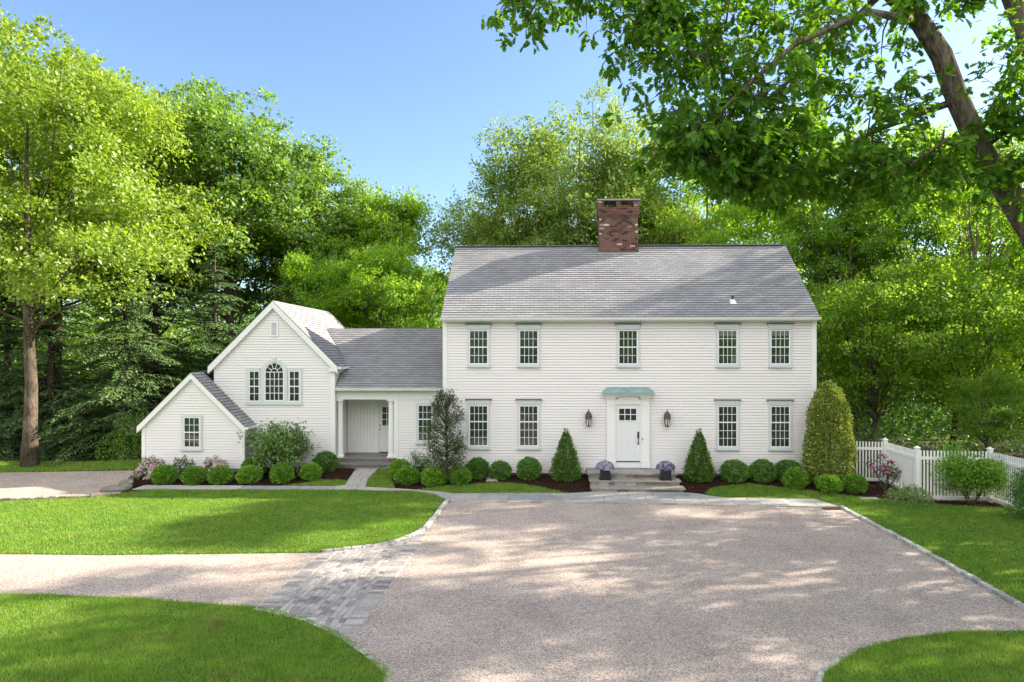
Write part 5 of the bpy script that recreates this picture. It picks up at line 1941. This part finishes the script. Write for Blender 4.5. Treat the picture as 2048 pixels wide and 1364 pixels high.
tree('beech', 'beech_tree', 14.0, 31.0, .90, 0.0, 'layered young beech right behind the holly')
tree('beech', 'beech_tree', 18.0, 31.5, 1.0, 1.7, 'layered beech in the middle of the woods behind the fence')
tree('beech', 'beech_tree', 21.8, 30.2, .86, 3.6, 'layered beech behind the far right fence corner')
tree('beech', 'beech_tree', 17.0, 27.4, .42, 5.0, 'low layered sapling just over the fence')
tree('tall', 'woodland_tree', 15.8, 36.5, .80, 4.3, 'smaller slim trunked tree behind the young beech near the house')
tree('airy', 'open_tree', 21.8, 36.0, .92, 2.6, 'thin open tree at the right below the oak limb')
tree('hemlock', 'hemlock_tree', -22.3, 29.5, 1.0, 0.2, 'dark hemlock left of the thick oak trunk')
tree('hemlock2', 'hemlock_tree', -18.6, 29.0, .95, 1.4, 'dark drooping hemlock between oak trunk and small gable')
tree('hemlock', 'hemlock_tree', -15.9, 31.5, .86, 2.5, 'dark hemlock touching the left rake of the small gable')
tree('hemlock', 'hemlock_tree', -19.6, 33.0, 1.15, 3.7, 'taller dark hemlock behind the front row of hemlocks')
tree('hemlock2', 'hemlock_tree', -25.0, 30.5, 1.1, 4.4, 'dark hemlock at the left picture edge')
tree('hemlock2', 'hemlock_tree', -14.0, 35.0, .95, 5.3, 'dark hemlock peeking over the left slope of the side wing')

# trees beyond the frame on the right whose shade falls over the court
random.seed(77)
for i, (x, y, k, s) in enumerate([(24.6, 29.6, 'high', 1.0), (22, 21.2, 'gappy', 1.0), (28.5, 20.2, 'gappy', 1.25), (36, 30, 'gappy', 1.15), (21, 14.5, 'gappy', .98), (21, 6.5, 'gappy', .95), (31, 13, 'gappy', 1.1)]):
    tree(k, 'roadside_tree', x, y, s, random.uniform(0, 6), 'leafy tree in the woods past the right side of the lawn', 'trees in the woods right of the lawn')

# leaning oak in the right foreground -----------------------------------------------------
def lobed_leaf():
    """Outline of an oak leaf, unit length along +y, as a fan of triangles."""
    half = [(0.0, 0.0), (.05, .12), (.16, .20), (.10, .29), (.26, .40), (.15, .50), (.30, .62), (.17, .70), (.22, .84), (.09, .88), (0, 1.0)]
    pts = [(x, y) for x, y in half] + [(-x, y) for x, y in half[-2:0:-1]]
    return pts
def oak_tree_front():
    r = np.random.default_rng(900)
    base = Vector((9.6, 10.9, 0))
    t = thing('leaning_oak', base, 'large oak leaning in from the right with lobed leaves hanging across the sky', 'tree')
    def rel(p):
        return np.array(p, float) - np.array(base)
    mb = MB()
    limb1 = [(9.6, 10.9, -.3), (9.3, 10.8, 1.2), (8.7, 10.5, 3.0), (7.75, 10.2, 4.9), (6.80, 10.0, 6.42), (6.11, 10, 7.54), (5.79, 10, 8.26), (5.56, 10, 8.91), (5.25, 10, 9.40), (4.75, 9.95, 9.85), (3.8, 9.9, 10.4), (2.6, 9.8, 10.9), (1.4, 9.7, 11.2)]
    mb.tube([rel(p) for p in limb1], [.42, .33, .26, .205, .175, .158, .15, .145, .13, .11, .085, .06, .03], 12)
    limb2 = [(8.7, 10.5, 2.8), (8.2, 10.3, 5.0), (7.35, 10.1, 7.6), (6.85, 10, 9.0), (6.55, 10, 9.8), (6.2, 10, 11.0), (5.7, 10.1, 13.0)]
    mb.tube([rel(p) for p in limb2], [.25, .21, .18, .16, .145, .12, .05], 10)
    def near(pt):
        allp = [np.array(p, float) for p in limb1[4:]] + [np.array(p, float) for p in limb2[3:]] + extra
        dd = [np.linalg.norm(p - pt) for p in allp]
        return allp[int(np.argmin(dd))]
    extra = []
    # secondary limbs
    for pts, r0 in (([(4.75, 9.95, 9.85), (3.2, 9.5, 10.0), (1.6, 9.2, 9.9), (.3, 9.0, 9.6), (-.7, 8.9, 9.3)], .07),
                    ([(5.25, 10, 9.40), (4.2, 9.3, 9.2), (3.1, 8.9, 8.6), (2.3, 8.8, 7.9), (1.7, 8.7, 7.2)], .06),
                    ([(5.79, 10, 8.26), (4.9, 10.4, 8.0), (4.0, 10.7, 7.6), (3.2, 10.9, 7.1)], .055),
                    ([(6.11, 10, 7.54), (5.3, 9.5, 7.5), (4.7, 9.2, 7.1)], .05),
                    ([(6.11, 10, 7.54), (6.5, 9.6, 7.9), (6.9, 9.3, 8.0)], .05),
                    ([(6.80, 10.0, 6.42), (6.4, 9.4, 6.9), (6.2, 9.2, 7.0)], .04),
                    ([(4.75, 9.95, 9.85), (4.0, 11.0, 9.2), (3.2, 11.8, 8.6), (2.4, 12.2, 8.2)], .055)):
        mb.tube([rel(p) for p in pts], [r0 * (1 - .8 * i / (len(pts) - 1)) for i in range(len(pts))], 6)
        for i in range(len(pts) - 1):
            for f in (0.0, .2, .4, .6, .8):
                extra.append(np.array(pts[i]) * (1 - f) + np.array(pts[i + 1]) * f)
    # sprays of leaves: centre and spread
    sprays = []
    def add(x0, x1, z0, z1, n, y0=8.6, y1=11.4):
        for _ in range(n):
            sprays.append(np.array([r.uniform(x0, x1), r.uniform(y0, y1), r.uniform(z0, z1)]))
    add(-.75, .3, 9.2, 9.9, 10, 8.7, 9.3)
    add(-.4, .1, 8.9, 9.3, 4, 8.8, 9.2)
    add(.3, 1.3, 8.9, 9.9, 16, 8.8, 9.6)
    add(.9, 1.7, 8.4, 9.2, 10, 8.8, 9.6)
    add(1.3, 2.9, 9.0, 10.0, 26, 8.8, 10.2)
    add(1.5, 2.6, 8.2, 9.0, 12, 8.8, 9.8)
    add(2.9, 4.6, 8.6, 10.0, 26, 9.0, 11)
    add(1.3, 2.6, 7.1, 7.9, 20, 8.6, 9.4)
    add(1.9, 3.4, 7.0, 7.5, 18, 8.6, 9.8)
    add(2.3, 3.2, 7.7, 8.5, 12, 8.7, 10)
    add(3.2, 4.6, 7.1, 7.7, 12, 9.2, 11.2)
    add(4.2, 5.6, 6.9, 7.7, 20, 9.2, 10.8)
    add(3.6, 5.2, 7.7, 8.5, 14, 9.4, 11)
    add(4.9, 5.7, 9.4, 10.0, 10, 9.4, 10.4)
    add(5.9, 6.9, 7.7, 8.7, 16, 9.0, 9.7)
    add(6.0, 6.9, 6.6, 7.4, 14, 9.0, 9.7)
    add(5.9, 6.8, 9.5, 10.2, 6, 9.0, 10)
    add(1.3, 2.0, 7.1, 7.5, 9, 8.7, 9.3)
    add(1.9, 3.1, 6.95, 7.3, 14, 8.7, 9.6)
    add(3.1, 5.4, 7.0, 7.4, 18, 9.0, 10.4)
    P, T, N = [], [], []
    sprays.sort(key=lambda c: np.linalg.norm(near(c) - c))
    for c in sprays:
        a = near(c)
        extra.append(c)
        m_ = (a + c) / 2 + r.normal(size=3) * .08 + np.array([0, 0, .08])
        mb.tube([rel(a), rel(m_), rel(c)], [.016, .011, .005], 4, False)
        ax = unit((c - a) + np.array([0, 0, -.1]))
        for tw in range(5):
            tc = c + r.normal(size=3) * np.array([.22, .22, .16])
            mb.tube([rel(m_ * .3 + c * .7), rel(tc)], [.006, .003], 3, False)
            k = r.integers(10, 15)
            for j in range(k):
                d = unit(ax * .5 + r.normal(size=3) * np.array([.8, .8, .5]) + np.array([0, 0, -.45]))
                P.append(tc + d * .02 + r.normal(size=3) * .05)
                T.append(d)
                N.append(np.array([0, 0, 1.0]) + r.normal(size=3) * .5)
    # the unseen upper crown that also shades the court
    n_low = len(P)
    up_c = [np.array([r.uniform(2, 15), r.uniform(5, 15), r.uniform(11.6, 16)]) for _ in range(170)]
    for c in up_c:
        for j in range(22):
            d = unit(r.normal(size=3) + np.array([0, 0, -.3]))
            P.append(c + r.normal(size=3) * .42)
            T.append(d)
            N.append(np.array([0, 0, 1.0]) + r.normal(size=3) * .5)
    P, T, N = np.array(P) - np.array(base), unit(np.array(T)), np.array(N)
    n = len(P)
    B = unit(np.cross(N, T))
    N2 = np.cross(T, B)
    L = .135 * r.uniform(.65, 1.3, n)
    out = np.array(lobed_leaf())
    m = len(out)
    v = np.empty((n, m + 1, 3), np.float32)
    bend = r.uniform(-.25, .1, n)
    for j, (a, b) in enumerate(out):
        v[:, j] = P + B * (a * L)[:, None] + T * (b * L)[:, None] + N2 * ((abs(a) * .35 + bend * b * b) * L)[:, None]
    v[:, m] = P + T * (.5 * L)[:, None] + N2 * (bend * .25 * L)[:, None]
    fan = np.array([[m, j, (j + 1) % m] for j in range(m)]).ravel()
    idx = ((np.arange(n) * (m + 1))[:, None] + fan[None, :]).astype(np.int32).ravel()
    link('crown', tri_mesh('crown', v.reshape(-1, 3), idx, M['leaf_dark']), t, world=False)
    link('trunk', mb.data('trunk', M['bark_pale'], True), t, world=False)
oak_tree_front()

# far woodland that closes the horizon, and the woods opposite the house ---------------------
def woodland(name, spots, label, mat, leaf, per, seed):
    r = np.random.default_rng(seed)
    P, N = [], []
    mb = MB()
    for x, y, h, R_ in spots:
        ncl = 46
        d = unit(r.normal(size=(ncl, 3)))
        C = np.array([x, y, h * .58]) + d * np.array([R_, R_, h * .40]) * (r.uniform(.3, 1, ncl) ** .6)[:, None]
        idx = np.repeat(np.arange(ncl), per)
        o_ = r.normal(size=(len(idx), 3)) * np.array([.8, .8, .55])
        P.append(C[idx] + o_)
        N.append(o_ * .5 + np.array([0, 0, .8]) + r.normal(size=o_.shape) * .6)
    P, N = np.concatenate(P), np.concatenate(N)
    n = len(P)
    T = r.normal(size=(n, 3)) + np.array([0, 0, -.3])
    L = leaf * r.uniform(.7, 1.3, n)
    tag(link(name, leaf_data(name, P, T, N, L, L * .62, M[mat])), label, None, None, 'stuff')
r = np.random.default_rng(55)
far = [(x + r.uniform(-2, 2), 60 + r.uniform(-5, 12), r.uniform(10.5, 14.5), r.uniform(3.2, 4.6)) for x in np.arange(-62, 66, 3.6)]
far += [(x + r.uniform(-2, 2), 50 + r.uniform(-3, 4), r.uniform(6, 9), r.uniform(3, 4)) for x in np.arange(-50, 54, 3.0)]
woodland('woodland', far, 'mass of woods closing the view behind the house', 'leaf_maple', .32, 75, 56)
south = [(x + r.uniform(-1, 1), y + r.uniform(-3, 3), h * r.uniform(.85, 1.1), 3.6) for y, h in ((-14, 9), (-22, 14), (-30, 17)) for x in np.arange(-48, 30, 4)]
woodland('woods_opposite', south, 'woods across the drive facing the house', 'leaf_dark', .32, 40, 57)
under = [(x + r.uniform(-1, 1), y + r.uniform(-1.5, 1.5), r.uniform(1.6, 3.2), r.uniform(1.3, 2.0)) for x in np.arange(-34, -12, 2.2) for y in (35, 40)]
under += [(x + r.uniform(-1, 1), y + r.uniform(-1.5, 1.5), r.uniform(1.6, 3.2), r.uniform(1.3, 2.0)) for x in np.arange(12, 36, 2.2) for y in (33, 38, 43)]
woodland('undergrowth', under, 'undergrowth on the floor of the woods', 'boxdeep', .16, 26, 58)
